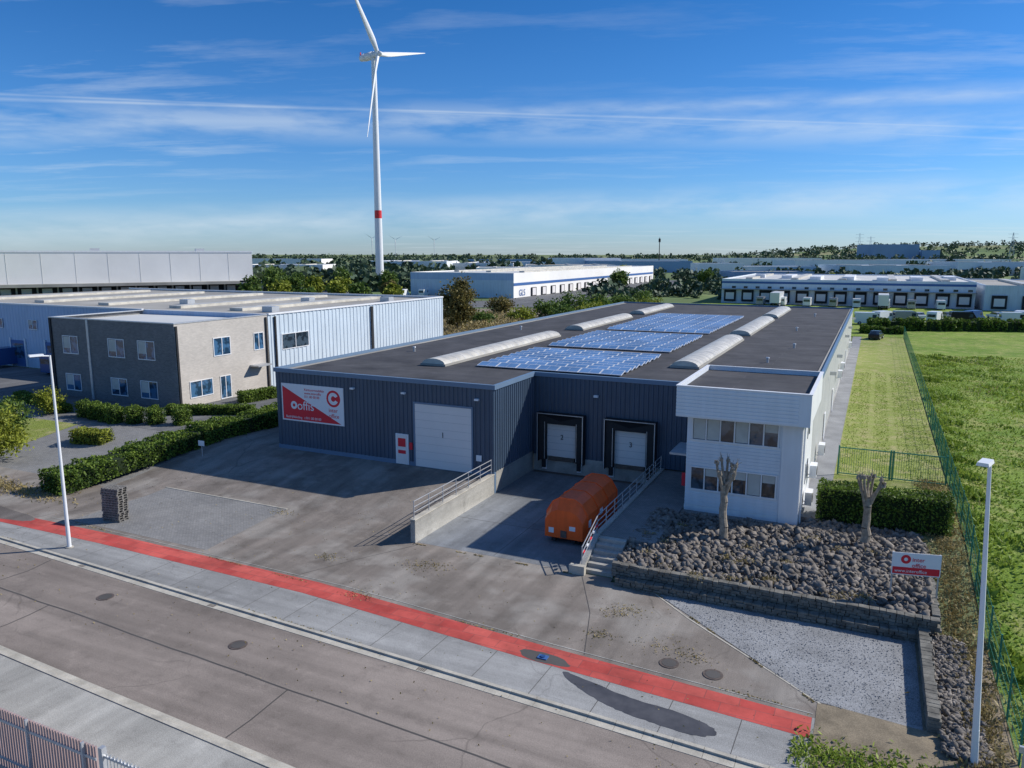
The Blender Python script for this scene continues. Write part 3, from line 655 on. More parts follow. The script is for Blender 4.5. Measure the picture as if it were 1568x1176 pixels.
mb=MB(); mb.box(3.2,3.35,-31.1,-30.95,0,2.1,m_grey); mb.box(3.35,9,-31.05,-31,1.8,1.87,m_grey); mb.box(3.35,9,-31.05,-31,.15,.25,m_grey)
a=3.45
while a<9: mb.box(a,a+.03,-31.04,-31.01,.25,1.95,m_grey); a+=.14
mb.build('sliding_gate')
sg=E('site_sign',(24.3,-7.8,.8)); mb=MB()
mb.M=Matrix.Translation((23.4,-8.1,0))@Matrix.Rotation(.22,4,'Z')
for x in(.05,1.9): mb.box(x-.03,x+.03,0,.06,.6,2.95,m_grey)
mb.box(0,1.95,-.03,-.002,1.95,2.95,m_signw); mb.box(.04,1.91,-.036,-.031,1.99,2.3,m_redp); ring(mb,.55,2.66,.08,.2,-.036,m_redp); mb.build('panel',sg)
d=Matrix.Rotation(.22,4,'Z'); q=Matrix.Translation((23.4,-8.1,0))@d@Vector((.8,-.045,2.42)); txt('inter\noffice',.26,(q.x,q.y,q.z+.16),12.6,m_redp,sg,'lettering')
q=Matrix.Translation((23.4,-8.1,0))@d@Vector((.12,-.045,2.07)); txt('www.interoffice',.2,tuple(q),12.6,m_signw,sg,'lettering_low')
def lamp(a,b,h,dx,dy,lx=0,ly=0):
    mb=MB(); mb.cyl((a,b,0),(a+lx*.12,b+ly*.12,1.2),.11,.105,m_turb,12); mb.cyl((a+lx*.12,b+ly*.12,1.2),(a+lx,b+ly,h),.1,.05,m_turb,12); mb.cyl((a,b,-.02),(a,b,.05),.2,.2,m_kerb,12)
    a+=lx;b+=ly
    mb.cyl((a,b,h-.04),(a+dx*.5,b+dy*.5,h+.02),.04,.04,m_turb,8)
    an=math.atan2(dy,dx); mb.M=Matrix.Translation((a,b,h))@Matrix.Rotation(an,4,'Z')
    mb.prism([(-.17,-.0),(.17,-.0),(.14,.1),(-.14,.1)],.3,.95,m_turb); mb.box(.38,.88,-.12,.12,-.03,-.001,m_glass)
    mb.build('street_lamp',smooth=False)
lamp(-16.6,-18.3,10.5,-.35,-.94); lamp(25.75,-18.05,9.75,-.3,-.95,-.45,0)
mb=MB(); mb.cyl((26.9,-18.6,0),(26.9,-18.6,1.1),.05,.05,m_grey); mb.box(26.75,27.05,-18.65,-18.55,1.1,1.3,m_grey); mb.build('utility_post')
mb=MB(); mb.cyl((-22.6,-3.5,.8),(-22.6,-3.5,2.0),.03,.03,m_grey); mb.box(-22.9,-22.3,-3.54,-3.52,1.6,2.0,m_signw); mb.build('hedge_marker_post')
mb=MB(); mb.M=Matrix.Translation((-18.7,-14.7,.0))@Matrix.Rotation(.15,4,'Z')
for i in range(14):
    o=random.uniform(-.05,.05); z=i*.148
    for y in(0,.35,.7): mb.box(o,o+1.2,y,y+.1,z+.022,z+.1,m_pallet)
    for x in np.linspace(0,1.08,6): mb.box(o+x,o+x+.12,0,.8,z+.101,z+.124,m_pallet)
    for y in(0,.35,.7): mb.box(o,o+1.2,y,y+.1,z,z+.021,m_pallet)
mb.build('pallet_stack')
# ------------------------------------------------------------------ press container
ct=E('waste_container',(7.45,-3.5,0)); mb=MB()
prof=[(0,.28),(2.35,.28),(2.35,1.6),(2.0,2.2),(1.6,2.45),(.75,2.45),(.35,2.2),(0,1.6)]
mb.M=Matrix.Translation((6.3,-.7,0))@Matrix.Rotation(math.radians(-90),4,'Z')
mb.prism(prof,0,5.3,m_orange)
n=len(prof); in_=[(.08+(y-0)*.93,.36+(z-.28)*.72) for y,z in prof]
vs=[(5.3,y,z) for y,z in prof]+[(5.8,y,z) for y,z in in_]
mb.add(vs,[(i,(i+1)%n,n+(i+1)%n,n+i)[::-1] for i in range(n)]+[list(range(n,2*n))],m_orange)
def rib(x,k=.035,w=.07):
    pr=[(1.175+(y-1.175)*(1+k/1.1),z+(k if z>1.4 else -.03)) for y,z in prof]; mb.prism(pr,x,x+w,m_orange)
for x in(0,1.75,3.5): rib(x)
rib(5.2,.05,.1)
for y in(.5,1.65): mb.box(-.1,5.7,y,y+.15,.1,.28,m_dark)
for x in(.3,5.4):
    for y in(.35,1.8): mb.cyl((x,y,.13),(x,y+.2,.13),.13,.13,m_dark,12)
mb.box(5.802,5.84,1.0,1.35,.4,.8,m_iron); mb.box(4.7,5.1,2.352,2.38,.9,1.3,m_signw)
mb.box(2.7,3.2,2.352,2.37,1.05,1.4,m_signw); mb.box(5.802,5.815,1.5,1.85,.85,1.1,m_signw); mb.box(5.802,5.815,.3,.6,.6,.9,m_signw)
mb.box(.4,4.9,2.352,2.40,.75,.81,m_orange)
mb.box(-.12,-.04,.3,2.0,.5,1.8,m_dark)
mb.build('body',ct,bevel=.02)
# ------------------------------------------------------------------ neighbour buildings
nb=E('brick_office_building',(-46,13,1.15)); mb=MB()
A0,A1,B0,B1,H1=-55,-37,7.2,19.4,9.2
mb.poly([(A0,B0,.9),(A1,B0,.9),(A1,B0,H1),(A0,B0,H1)],m_brick_shade); mb.poly([(A1,B0,.9),(A1,B1,.9),(A1,B1,H1),(A1,B0,H1)],m_brick_sun); mb.poly([(A0,B1,.9),(A0,B0,.9),(A0,B0,H1),(A0,B1,H1)],m_brick_shade)
mb.poly([(A0,B1,H1-.4),(A0,B0,H1-.4),(A1,B0,H1-.4),(A1,B1,H1-.4)][::-1],m_lightroof)
for x0,x1,y0,y1 in((A0-.05,A1+.05,B0-.05,B0+.3),(A0-.05,A0+.3,B0+.301,B1),(A1-.3,A1+.05,B0+.301,B1)): mb.box(x0,x1,y0,y1,H1,H1+.1,m_grey)
mb.build('walls',nb)
mb=MB()
def nwin(mb,x0,x1,z0,z1,y):
    mb.box(x0,x1,y-.02,y-.003,z0,z1,m_glassb); mb.box(x0-.07,x1+.07,y-.06,y-.003,z0-.08,z0-.001,m_white); mb.box(x0-.07,x1+.07,y-.06,y-.003,z1+.001,z1+.07,m_white)
    for x in(x0-.035,(x0+x1)/2,x1+.035): mb.box(x-.035,x+.035,y-.055,y-.021,z0,z1,m_white)
    mb.box(x0+.05,(x0+x1)/2-.05,y-.03,y-.0205,z0+.5,z1-.05,m_blind)
for x in(-53,-46.2,-42): 
    nwin(mb,x,x+2.2,5.7,7.4,B0); nwin(mb,x,x+2.2,1.9,3.5,B0)
def swin(mb,y0,y1,z0,z1,x,g=m_glassb):
    mb.box(x+.003,x+.02,y0,y1,z0,z1,g); mb.box(x+.003,x+.06,y0-.07,y1+.07,z0-.08,z0-.001,m_white); mb.box(x+.003,x+.06,y0-.07,y1+.07,z1+.001,z1+.07,m_white)
    for y in(y0-.035,(y0+y1)/2,y1+.035): mb.box(x+.021,x+.055,y-.035,y+.035,z0,z1,m_white)
swin(mb,11.8,13.9,5.7,7.4,A1); swin(mb,17.3,18.6,5.7,7.4,A1); swin(mb,8.6,11.3,2.0,3.5,A1); swin(mb,12.4,13.7,1.3,3.5,A1)
mb.build('windows',nb)
mb=MB(); mb.box(-49.2,-48.9,B0-.12,B0-.004,1,H1,m_grey); mb.box(-54.9,-54.6,B0-.12,B0-.004,1,H1,m_dark); mb.box(A1+.004,A1+.15,B0+.05,B0+.25,1,9,m_dark); mb.box(A1+.004,A1+.15,19.0,19.2,1,9,m_dark); mb.box(A1,A1+1.2,16.5,18.5,4.0,4.15,m_grey); mb.build('downpipes',nb)
sb=E('silver_industrial_hall',(-60,38,1.15)); mb=MB()
mb.ribbed((-37,19.5),(-37,56.5),1.1,9.2,m_silver,.7,.06); mb.ribbed((-105,18.5),(-55.02,18.5),1.1,9.3,m_shadewall,.6,.04); mb.ribbed((-37,56.5),(-105,56.5),1.1,9.2,m_silver,.8)
mb.poly([(-55,18.5,8.0),(-37,19.45,8.0),(-37,19.45,9.3),(-55,18.5,9.3)],m_shadewall)
mb.build('walls',sb)
mb=MB(); mb.poly([(-105,18.6,9.05),(-37.1,19.6,9.05),(-37.1,56.4,9.05),(-105,56.4,9.05)],m_nroof)
for x0,x1,y0,y1 in((-37.15,-36.85,19.5,56.5),(-105,-37.16,56.3,56.6),(-105,-55,18.4,18.7)): mb.box(x0,x1,y0,y1,9.2,9.38,m_white)
mb.poly([(-54.9,18.45,9.32),(-37.2,19.4,9.32),(-37.2,19.7,9.32),(-54.9,18.75,9.32)],m_white)
mb.build('roof',sb)
mb=MB()
for a in(-95,-82,-69,-56,-46):
    mb.box(a-1,a+1,24,52,9.06,9.4,m_sky1)
for a,b in((-42,24),(-50,40),(-62,30),(-41,46)): mb.box(a,a+1.5,b,b+1.2,9.06,9.7,m_grey)
mb.build('rooflights',sb)
mb=MB(); swin(mb,21.5,25.8,5.3,6.9,-36.95,m_glass)
mb.box(-36.9,-36.75,38,38.4,1.2,9,m_dark); mb.box(-36.9,-36.75,20.3,20.5,1.2,9,m_dark)
for a in(-101,-94,-87,-80,-73,-66,-60): mb.box(a,a+2.8,18.36,18.45,1.2,4.6,m_navy); mb.box(a+.3,a+2.5,18.33,18.359,2.3,4.2,m_glassb); mb.box(a-.2,a,18.3,18.45,1.2,4.9,m_white); mb.box(a+2.8,a+3,18.3,18.45,1.2,4.9,m_white); nwin(mb,a+4,a+5.6,6.2,7.3,18.42)
mb.build('doors',sb)
def shed(name,e,n,w,d,h,rot,wall,roof=m_lightroof,z=1.1,band=None,docks=0,dh=3.2,lights=0,world=False):
    a,b=(e,n) if world else sv(e,n); o=E(name,(a,b,z)); mb=MB(); mb.M=Matrix.Translation((a,b,z))@Matrix.Rotation(math.radians(rot),4,'Z')
    mb.box(0,w,0,d,-1,h-.35,wall)
    for q in((0,w,0,.3),(0,w,d-.3,d)): mb.box(*q,h-.349,h,wall)
    for q in((0,.3,.301,d-.301),(w-.3,w,.301,d-.301)): mb.box(*q,h-.349,h,wall)
    mb.poly([(.3,.3,h-.34),(w-.3,.3,h-.34),(w-.3,d-.3,h-.34),(.3,d-.3,h-.34)],roof)
    if band: 
        mb.box(-.04,w+.04,-.06,-.002,h-1.3,h-.7,band); mb.box(-.06,-.002,0,d,h-1.3,h-.7,band); mb.box(w+.002,w+.06,0,d,h-1.3,h-.7,band)
    if docks:
        st=w/docks
        for i in range(docks):
            x=st*(i+.5); mb.box(x-1.7,x+1.7,-.5,-.003,.6,dh+.8,m_dark); mb.box(x-1.2,x+1.2,-.53,-.501,1.2,dh,m_door)
    for i in range(lights):
        x=w*(i+.5)/lights; mb.box(x-1,x+1,d*.12,d*.88,h-.34,h+.25,m_sky1)
    mb.build('hall',o); return o
o=shed('parcel_depot',-126,186,40,175,8.3,0,m_farwall,m_lightroof,band=None,lights=3,world=True)
mb=MB(); mb.box(-85.99,-85.9,186,360,5.2,6.1,m_navy); 
for y in np.arange(200,355,9): mb.box(-85.98,-85.6,y,y+4,1.2,4.2,m_dark); mb.box(-85.59,-85.55,y+.6,y+3.4,1.5,4.0,m_door)
mb.box(-126,-86,185.9,185.99,7.0,9.2,m_shadewall); mb.box(-126,-86,185.9,185.99,1.0,6.99,m_silver)  # depot front made grey-blue, its shade put into the cladding colours
mb.build('loading_side',o); txt('GLS',3.0,(-85.85,190,1.8),90,m_navy,o,'lettering')
o=shed('distribution_centre',-20,193,66,70,7.2,0,m_whiteclad,m_lightroof,band=m_navy,docks=13,world=True,lights=5)
mb=MB()
for x in np.arange(-17,45,3.4): mb.box(x,x+1.1,192.9,192.99,5.6,6.2,m_glass)
for x in np.arange(-14,42,9): mb.box(x,x+3,200+random.random()*30,206+random.random()*30,7.9,9.0,m_white)
mb.box(-20.2,46.2,191.2,192.9,5.25,5.4,m_nroof)
mb.build('upper_windows',o)
shed('grey_warehouse',47.5,188,60,60,6.6,0,m_silver,m_nroof,docks=9,world=True,lights=3)
shed('long_warehouse',-45,560,46,60,8,20,m_white,m_white,lights=2)
shed('long_warehouse',-95,540,50,60,9.5,20,m_white,m_white,lights=2)
def hall(P0,P1,depth,z1):
    o=E('logistics_hall',(P0[0],P0[1],1)); mb=MB(); p0=Vector((*P0,0));p1=Vector((*P1,0));d=(p1-p0);w=d.length;an=math.atan2(d.y,d.x)
    mb.M=Matrix.Translation(p0)@Matrix.Rotation(an,4,'Z')
    mb.box(0,w,0,depth,5.2,z1,m_farwall); mb.box(.5,w-.5,3,depth-1,-.5,5.19,m_dark)
    mb.box(-.3,w+.3,-3.5,-.003,4.6,5.6,m_nroof)
    for x in np.arange(0,w,10): mb.box(x,x+.12,-.05,-.004,5.7,z1,m_cream); 
    for x in np.arange(2,w,6): mb.box(x,x+.5,-.1,.4,-.5,4.59,m_nroof); mb.box(x+1.5,x+4.5,2.9,2.99,0,3.9,m_door)
    mb.box(-.3,w+.3,-.15,-.06,z1-.5,z1+.1,m_white)
    for x in np.arange(10,w,35): mb.box(x,x+3,8,11,z1,z1+1.0,m_grey)
    mb.build('hall',o)
hall((-290,42),(-193,180),90,16.6)
# carport canopy by the logistics hall
a,b=sv(-97,275); mb=MB(); mb.M=Matrix.Translation((a,b,1.2))@Matrix.Rotation(math.radians(25),4,'Z')
mb.box(0,22,0,9,4.6,5.0,m_nroof); mb.box(-.1,22.1,-.1,-.001,4.5,5.1,m_dark)
for x in(.5,7.5,14.5,21.5):
    for y in(.5,8.5): mb.box(x-.15,x+.15,y-.15,y+.15,0,4.6,m_grey)
mb.build('carport_canopy')
far=[(-230,400,60,40,9,15,m_white,2),(-165,470,50,35,8,25,m_farwall,2),(-118,640,55,40,9,25,m_white,0),(-30,640,70,40,8,25,m_whiteclad,0),(10,520,60,60,7,25,m_farwall,3),
     (60,600,80,50,9,25,m_farblue,0),(110,455,26,22,9,25,m_white,0),(140,470,45,30,7,25,m_silver,0),(95,330,34,24,7,25,m_farblue,0),
     (190,440,60,40,8,25,m_silver,3),(250,330,60,50,8,25,m_farwall,3),(205,560,80,50,10,25,m_white,4),(300,520,90,40,9,25,m_whiteclad,3),(330,370,50,60,8,25,m_silver,0),
     (-70,760,90,40,9,30,m_farblue,0),(60,800,120,50,9,20,m_white,0),(220,800,100,50,10,25,m_farwall,0),(-260,700,90,50,10,20,m_farwall,0),(380,760,110,50,9,25,m_white,0),(-20,430,40,30,7,25,m_farwall,2),(30,640,60,30,11,25,m_white,0)]
for e,n,w,d,h,r,m,l in far: shed('industrial_building',e,n,w,d,h,r,m,m_lightroof if random.random()<.6 else m_nroof,lights=l,docks=int(w/9) if n<600 else 0)
shed('blue_warehouse',560,1200,70,60,24,25,m_farblue,z=6); shed('blue_warehouse',632,1195,28,60,15,25,m_farblue,z=6)
def patch(name,e0,e1,n0,n1,mat,z=1.17):
    mb=MB(); mb.poly([(*sv(e0,n0),z),(*sv(e1,n0),z),(*sv(e1,n1),z),(*sv(e0,n1),z)],mat); mb.build(name)
patch('parking_lot',-150,-60,205,380,m_lane); patch('parking_lot',72,260,158,215,m_lane,1.18); patch('estate_road',-70,20,210,240,m_lane,1.19)
mb=MB(); mb.poly([(-86,170,1.2),(-60,170,1.2),(-60,380,1.2),(-86,380,1.2)],m_lane); mb.poly([(-37,95,1.2),(60,112,1.2),(60,190,1.2),(-24,190,1.2)],m_field); mb.build('estate_ground')
mb=MB(); vs=[];ne,nn_=26,18
def hz_(e,n):
    s=min(1,max(0,(e/n-.22)/.3)); s=s*s*(3-2*s); return 1+42*s*math.exp(-((n-2500)/800)**2)*(1+.12*math.sin(e*.004))-(1.2 if s==0 else 0)
for j in range(nn_):
    for i in range(ne):
        e=150+i*180; n=900+j*180; a,b=sv(e,n); vs.append((a,b,hz_(e,n)))
mb.add(vs,[(j*ne+i,j*ne+i+1,(j+1)*ne+i+1,(j+1)*ne+i) for j in range(nn_-1) for i in range(ne-1)],m_terr); mb.build('hill',smooth=True)
C=[];S=[]
def belt(k,e0,e1,n0,n1,h,ql=45):
    for _ in range(k):
        n=rng.uniform(n0,n1); e=rng.uniform(e0,e1)*n; hh=h*rng.uniform(.6,1.25); a,b=sv(e,n); z=hz_(e,n)
        q=rng.normal(size=(ql,3)); q/=np.linalg.norm(q,axis=1,keepdims=True); q*=rng.random((ql,1))**.4
        C.append(q*[hh*.55,hh*.55,hh*.45]+[a,b,z+hh*.42]); S.append(rng.uniform(.12,.24,ql)*hh*(.85))
belt(520,-.75,.75,900,1500,12,36); belt(340,-.75,.75,600,900,9,40); belt(900,-.8,.8,1500,2600,16,22); belt(210,.12,.75,300,560,7,60); belt(200,-.36,-.08,300,520,9,70); belt(110,.1,.42,245,330,5,60)
belt(110,.3,.8,2300,2700,12,30); belt(130,-.36,.05,480,760,12,60)
leaves('distant_treeline',np.vstack(C),np.concatenate(S),m_far,aspect=.8)
rr=random.Random(4)
for (e,n,h,r,m) in [(-62,240,8,3.5,m_leafY),(-72,255,9,4,m_leafA),(-58,262,7,3,m_leafY),(-80,235,8,3.5,m_leafA),(-48,300,8,3.5,m_leafA),(-66,300,10,4,m_leafA),(-40,250,6,3,m_leafR),
                    (-52,228,7,3,m_leafY),(-44,222,6.5,3,m_leafA),(-68,225,7,3.5,m_leafY),(-84,270,9,4,m_leafA),(-92,300,10,5,m_leafA),(-36,232,6,3,m_leafY),(-57,212,5,3,m_leafA),
                    (46,330,8,4,m_leafA),(58,400,9,4,m_leafY),(88,350,8,4,m_leafA),(125,300,7,3.5,m_leafY)]:
    tree('tree',*sv(e,n),1.1,h,r,m,1600,.5,.15)
def bush(name,e,n,h,r,m): tree(name,*sv(e,n),1.1,h,r,m,2000,.28,.0,.08)
for e,n,h,r,m in [(8,170,5,4,m_leafA),(14,176,6,4.5,m_leafA),(20,182,5,4,m_leafA),(2,160,3.5,3,m_leafY),(27,190,4.5,4,m_leafA),(-6,150,3,3,m_leafA),(-3,190,4,4,m_leafR),(34,200,5,4,m_leafA),(33,184,4,3.5,m_leafY),(11,160,4,3.5,m_leafA),(17,165,4.5,4,m_leafY)]:
    bush('bush',e,n,h,r,m)
n=9000; e=rng.uniform(-22,8,n); q=rng.uniform(118,170,n); P=np.array([sv(x,y) for x,y in zip(e,q)]); leaves('scrub',np.stack([P[:,0],P[:,1],1.2+rng.random(n)*.8+1.2*np.exp(-((e+5)/9)**2)],1),rng.uniform(.15,.4,n),m_dry,aspect=.4,vertical=1)
mb=MB(); mb.poly([(*sv(-26,112),1.21),(*sv(12,118),1.21),(*sv(20,205),1.21),(*sv(-26,205),1.21)],m_dirt); mb.build('wasteland')
hedge('hedgerow',sv(69,147),sv(150,140),3,1.9,1.15,1.15,dens=45,s=.22,lump=1.0); hedge('hedgerow',(20,112),(27,113),2,1.2,1.15,1.15,dens=60,s=.2,lump=.5)
# ------------------------------------------------------------------ vehicles
def wheel(mb,x,y,s,r=.33): mb.cyl((x,y-.11,r),(x,y+.11,r),r,r,m_dark,14); mb.cyl((x,y+s*.112,r),(x,y+s*.13,r),r*.55,r*.5,m_grey,10)
def xz(mb,prof,y0,y1,mat):
    n=len(prof); vs=[(x,y0,z) for x,z in prof]+[(x,y1,z) for x,z in prof]
    mb.add(vs,[(i,(i+1)%n,n+(i+1)%n,n+i) for i in range(n)]+[list(range(n))[::-1],list(range(n,2*n))],mat)
def van(e,n,rot,mat,world=False):
    a,b=(e,n) if world else sv(e,n); z=gz(b)+.03; mb=MB(); mb.M=Matrix.Translation((a,b,z))@Matrix.Rotation(math.radians(rot),4,'Z')
    xz(mb,[(0,.35),(5.6,.35),(5.65,1.0),(4.75,1.35),(4.1,2.35),(3.8,2.5),(.1,2.5),(0,2.3)],-.98,.98,mat)
    mb.add([(4.80,-.85,1.36),(4.80,.85,1.36),(4.16,.8,2.32),(4.16,-.8,2.32)],[(0,1,2,3)],m_glass)
    for s in(-1,1): mb.box(3.3,4.1,s*.982,s*.99,1.4,2.1,m_glass); [wheel(mb,x,s*.9,s) for x in(.95,4.6)]
    mb.box(5.64,5.7,-.8,.8,.4,.65,m_dark); mb.box(-.04,-.001,-.8,.8,1.4,2.0,m_glass); mb.build('delivery_van')
def car(e,n,rot,mat,world=False):
    a,b=(e,n) if world else sv(e,n); z=gz(b)+.03; mb=MB(); mb.M=Matrix.Translation((a,b,z))@Matrix.Rotation(math.radians(rot),4,'Z')
    xz(mb,[(0,.3),(4.3,.3),(4.35,.7),(4.1,.85),(3.2,.95),(.15,.98),(0,.8)],-.88,.88,mat); xz(mb,[(.25,.95),(3.2,.95),(2.5,1.42),(.9,1.45)],-.74,.74,m_glass); xz(mb,[(.95,1.43),(2.45,1.4),(2.4,1.47),(1.0,1.49)],-.72,.72,mat)
    for s in(-1,1): [wheel(mb,x,s*.8,s,.31) for x in(.8,3.5)]
    mb.build('parked_car')
def trailer(a,b,rot,L_=13):
    mb=MB(); mb.M=Matrix.Translation((a,b,1.2))@Matrix.Rotation(math.radians(rot),4,'Z'); mb.box(0,L_,-1.25,1.25,1.1,3.9,m_carw); mb.box(.2,L_-.2,-.5,.5,.8,1.09,m_dark); mb.box(-.02,-.001,-1.1,1.1,1.2,3.8,m_door)
    for x in(1.5,2.8,4.1,L_-.8): [wheel(mb,x,s*1.05,s,.48) for s in(-1,1)]
    mb.box(L_+.2,L_+2.3,-1.2,1.2,.8,3.4,m_carw); mb.box(L_+2.301,L_+2.33,-1.1,1.1,1.9,2.9,m_glass); mb.build('semi_trailer_truck')
cols=[m_carw,m_carw,m_cars,m_carw,m_card,m_carb,m_carw]
for i in range(15): van(72+i*5.1+rr.uniform(-.6,.6),160+(i%3)*1.8,65+rr.uniform(-12,12) if i%2 else 20+rr.uniform(-15,15),cols[i%7])
for i in range(12): car(80+i*6+rr.uniform(-1,1),172+rr.uniform(-1,1),115,cols[(i*3)%7])
for i in(1,4): trailer(-12+i*9,178,90,11)
for i in range(8): van(-8+i*6.5+rr.uniform(-.5,.5),183+rr.uniform(-1,1),90+rr.uniform(-3,3),m_carw if i%3 else m_cars,True)
for i in range(3): van(-92+i*12,14.8,90,m_carb,True)
car(-70,4,0,m_cars,True)
for i in range(12): car(-118+i*6,255+(i%2)*14,110,[m_cars,m_carw,m_carr,m_carb,m_card][i%5])
for i in range(5): van(-38+i*7,262,100,m_carw)
car(22.2,100,80,m_card,True)
# ------------------------------------------------------------------ turbines, poles
def turbine(e,n,hub,R,vecs,full=True,name='wind_turbine'):
    a,b=sv(e,n); mb=MB(); r0=hub*.019;r1=hub*.0105
    def rad(z): return r0+(r1-r0)*z/hub
    if full:
        for z0,z1,m in((0,33.5,m_turb),(33.5,37.5,m_turbr),(37.5,hub-1.6,m_turb)): mb.cyl((a,b,z0),(a,b,z1),rad(z0),rad(z1),m,28,False)
    else: mb.cyl((a,b,0),(a,b,hub),r0,r1,m_turb,8)
    ri=Vector((.9041,.4274,0));fw=Vector((-.4274,.9041,0));up=Vector((0,0,1))
    V=[(ri*x+up*y+fw*z).normalized() for x,y,z in vecs]; nrm=V[0].cross(V[2]).normalized()
    if nrm.dot(ri)<0: nrm=-nrm
    H=Vector((a,b,hub)); hc=H+nrm*R*.055
    tail=H-nrm*R*.17; sct=[(hc-nrm*R*.03,R*.03),(H,R*.042),(H-nrm*R*.1,R*.042),(tail,R*.03)]
    for (p,r),(q,s) in zip(sct,sct[1:]): mb.cyl(p,q,r,s,m_turb,14)
    mb.cyl(hc-nrm*R*.03,hc+nrm*R*.02,R*.035,R*.033,m_turb,14); mb.cyl(hc+nrm*R*.02,hc+nrm*R*.055,R*.033,R*.01,m_turb,14)
    mb.cyl(tail+up*R*.02,tail+up*R*.065,R*.008,R*.006,m_turbr,6)
    for v in V:
        ch=v.cross(nrm).normalized(); prev=None; ns=14
        for i in range(ns+1):
            t=i/ns; c=np.interp(t,[0,.04,.16,.5,1],[.022,.022,.036,.022,.004])*R; th=np.interp(t,[0,.04,.2,1],[.022,.022,.011,.0015])*R; tw=math.radians(np.interp(t,[0,.2,1],[40,30,8]))
            cd=ch*math.cos(tw)+nrm*math.sin(tw); td=v.cross(cd); p=hc+v*(R*t)
            ringv=[p+cd*(c*math.cos(k*math.pi/5)+ (c*.25 if t>.05 else 0))+td*(th*math.sin(k*math.pi/5)) for k in range(10)]
            if prev: mb.add(prev+ringv,[(k,(k+1)%10,10+(k+1)%10,10+k) for k in range(10)],m_turb)
            prev=ringv
    mb.build(name,smooth=full)
turbine(-68.5,400,112.5,46,[(-10,-138,-60),(55,30,118),(-42,116,-60)])
for e,n,s in((-230,2300,1),(-360,2000,2),(-330,2200,3)):
    turbine(e,n,55,22,[(-10,-132,0),(120,60,0),(-110,70,0)],False)
def pylon(e,n,h):
    a,b=sv(e,n); mb=MB(); w=h*.09
    for sx in(-1,1):
        for sy in(-1,1): mb.cyl((a+sx*w,b+sy*w,0),(a+sx*.4,b+sy*.4,h),.3,.16,m_grey,4)
    for i in range(6):
        t=i/6;k=w*(1-t)+.4*t;z=h*t;k2=w*(1-t-.166)+.4*(t+.166);z2=h*(t+.166)
        for s in(-1,1): mb.cyl((a-k,b+s*k,z),(a+k2,b+s*k2,z2),.15,.15,m_grey,4); mb.cyl((a+k,b+s*k,z),(a-k2,b+s*k2,z2),.15,.15,m_grey,4)
    for z in(.7,.83,.95): mb.cyl((a-h*.14,b,h*z),(a+h*.14,b,h*z),.25,.25,m_grey,4)
    mb.build('power_pylon')
for e,n,h in((600,1300,44),(870,1350,52),(760,1700,60)): pylon(e,n,h)
mb=MB(); a,b=sv(133,700); mb.cyl((a,b,0),(a,b,30),.5,.3,m_dark,8); mb.box(a-.8,a+.8,b-.8,b+.8,26,29,m_dark); mb.build('telecom_mast')
# ------------------------------------------------------------------ sky + sun
el=math.radians(35.5); az=math.atan2(.793,.609)
w=bpy.data.worlds.new('World'); scene.world=w; w.use_nodes=True; nt=w.node_tree; bg=nt.nodes['Background']
sk=nt.nodes.new('ShaderNodeTexSky'); sk.sky_type='NISHITA'; sk.sun_disc=False; sk.sun_elevation=el; sk.sun_rotation=az; sk.air_density=1.0; sk.dust_density=.2; sk.ozone_density=3.5; sk.altitude=50
tc=nt.nodes.new('ShaderNodeTexCoord'); D=tc.outputs['Generated']
sp=nt.nodes.new('ShaderNodeSeparateXYZ'); L(nt,D,sp.inputs[0])
zz=math_(nt,'MAXIMUM',sp.outputs[2],0.0)
tint=ramp(nt,zz,[(0,(.50,.66,.98)),(.05,(.40,.63,.98)),(.14,(.27,.56,.92)),(.30,(.15,.47,.82)),(.6,(.45,.72,1.0)),(1,(.55,.78,1.0))])
col=mix(nt,1.0,sk.outputs[0],tint,'MULTIPLY')
zd=math_(nt,'ADD',zz,.05)
cb=nt.nodes.new('ShaderNodeCombineXYZ'); L(nt,math_(nt,'DIVIDE',sp.outputs[0],zd),cb.inputs[0]); L(nt,math_(nt,'DIVIDE',sp.outputs[1],zd),cb.inputs[1])
mp=nt.nodes.new('ShaderNodeMapping'); mp.vector_type='TEXTURE'; mp.inputs['Rotation'].default_value=(0,0,math.radians(19)); mp.inputs['Scale'].default_value=(2.0,.7,1); L(nt,cb.outputs[0],mp.inputs[0])
n1=noise(nt,mp.outputs[0],1.1,6,.66); n2=noise(nt,cb.outputs[0],.22,2)
cl=math_(nt,'MULTIPLY',ramp(nt,n1,[(.5,0),(.85,.6)]),ramp(nt,n2,[(.4,.15),(.62,1)]))
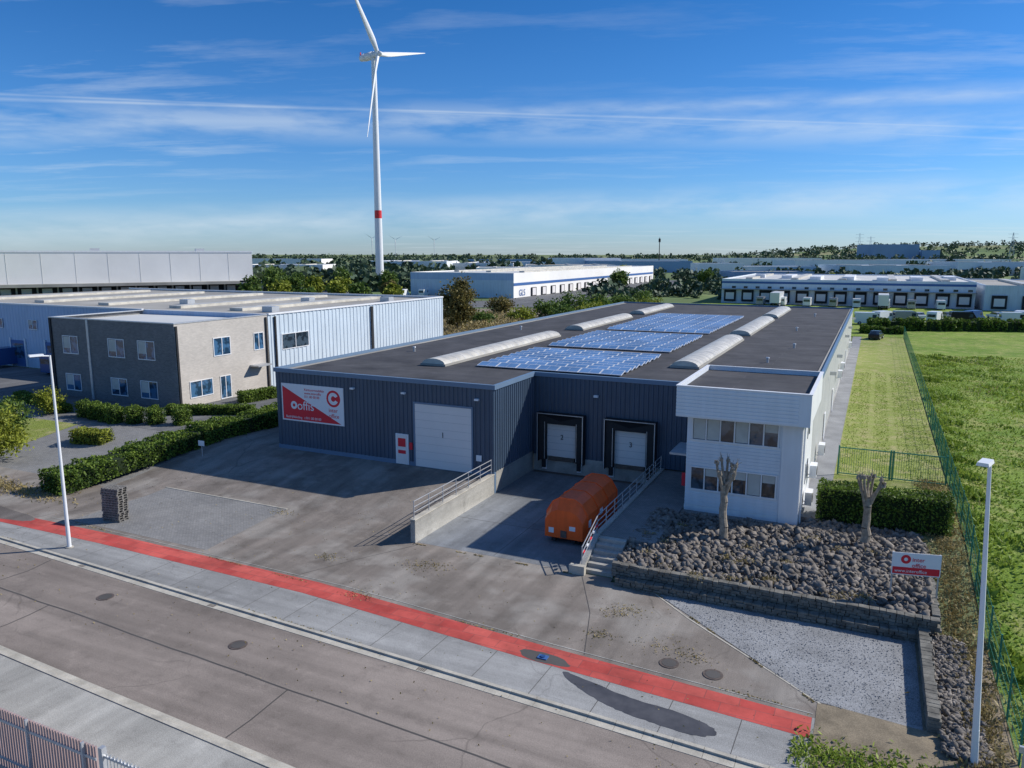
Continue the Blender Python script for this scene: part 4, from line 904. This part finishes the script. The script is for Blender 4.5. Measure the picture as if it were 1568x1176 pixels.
def dirv(azd,eld):
    x=math.sin(math.radians(azd))*math.cos(math.radians(eld)); y=math.cos(math.radians(azd))*math.cos(math.radians(eld)); z=math.sin(math.radians(eld))
    return Vector((.9041*x-.4274*y,.4274*x+.9041*y,z))
mp2=nt.nodes.new('ShaderNodeMapping'); mp2.inputs['Scale'].default_value=(1,1,5); L(nt,D,mp2.inputs[0]); nz=noise(nt,mp2.outputs[0],7,5)
def trail(p,q,wd,st,lo=.35):
    n=dirv(*p).cross(dirv(*q)).normalized(); d=nt.nodes.new('ShaderNodeVectorMath'); d.operation='DOT_PRODUCT'; L(nt,D,d.inputs[0]); d.inputs[1].default_value=n
    a=math_(nt,'ABSOLUTE',d.outputs['Value']); f=ramp(nt,math_(nt,'DIVIDE',a,wd),[(0,st),(1,0)])
    return math_(nt,'MULTIPLY',f,ramp(nt,nz,[(.35,lo),(.6,1)]))
tot=cl
for t in(trail((-32.6,9.1),(-5,9.9),.0035,.5),trail((0,9.6),(32.8,6.8),.0025,.4),trail((-32.6,8.0),(32.8,7.4),.03,.42,0),trail((-32,7.0),(32.8,9.5),.016,.38,0),trail((-20,2.0),(33,3.6),.03,.45,.1)):
    tot=math_(nt,'MAXIMUM',tot,t)
col=mix(nt,tot,col,(5.4,6.1,6.7))
L(nt,col,bg.inputs[0]); bg.inputs[1].default_value=.135
sd=bpy.data.lights.new('sun','SUN'); sd.energy=5.0; sd.angle=math.radians(.5); sd.color=(1,.955,.885)
so=bpy.data.objects.new('sun',sd); S_=Vector((.793*math.cos(el),.609*math.cos(el),math.sin(el))); so.rotation_euler=S_.to_track_quat('Z','Y').to_euler(); so.location=(0,0,60); scene.collection.objects.link(so)
# ------------------------------------------------------------------ camera
cam=bpy.data.cameras.new('camera'); cam.lens=26.86; cam.sensor_width=36; cam.clip_end=20000; cam.clip_start=.1
co=bpy.data.objects.new('camera',cam); co.location=(21.91,-43.62,15.7); co.rotation_euler=(math.radians(80.32),0,math.radians(25.3)); scene.collection.objects.link(co); scene.camera=co
scene.view_settings.view_transform='Standard'; scene.view_settings.look='None'; scene.view_settings.exposure=0
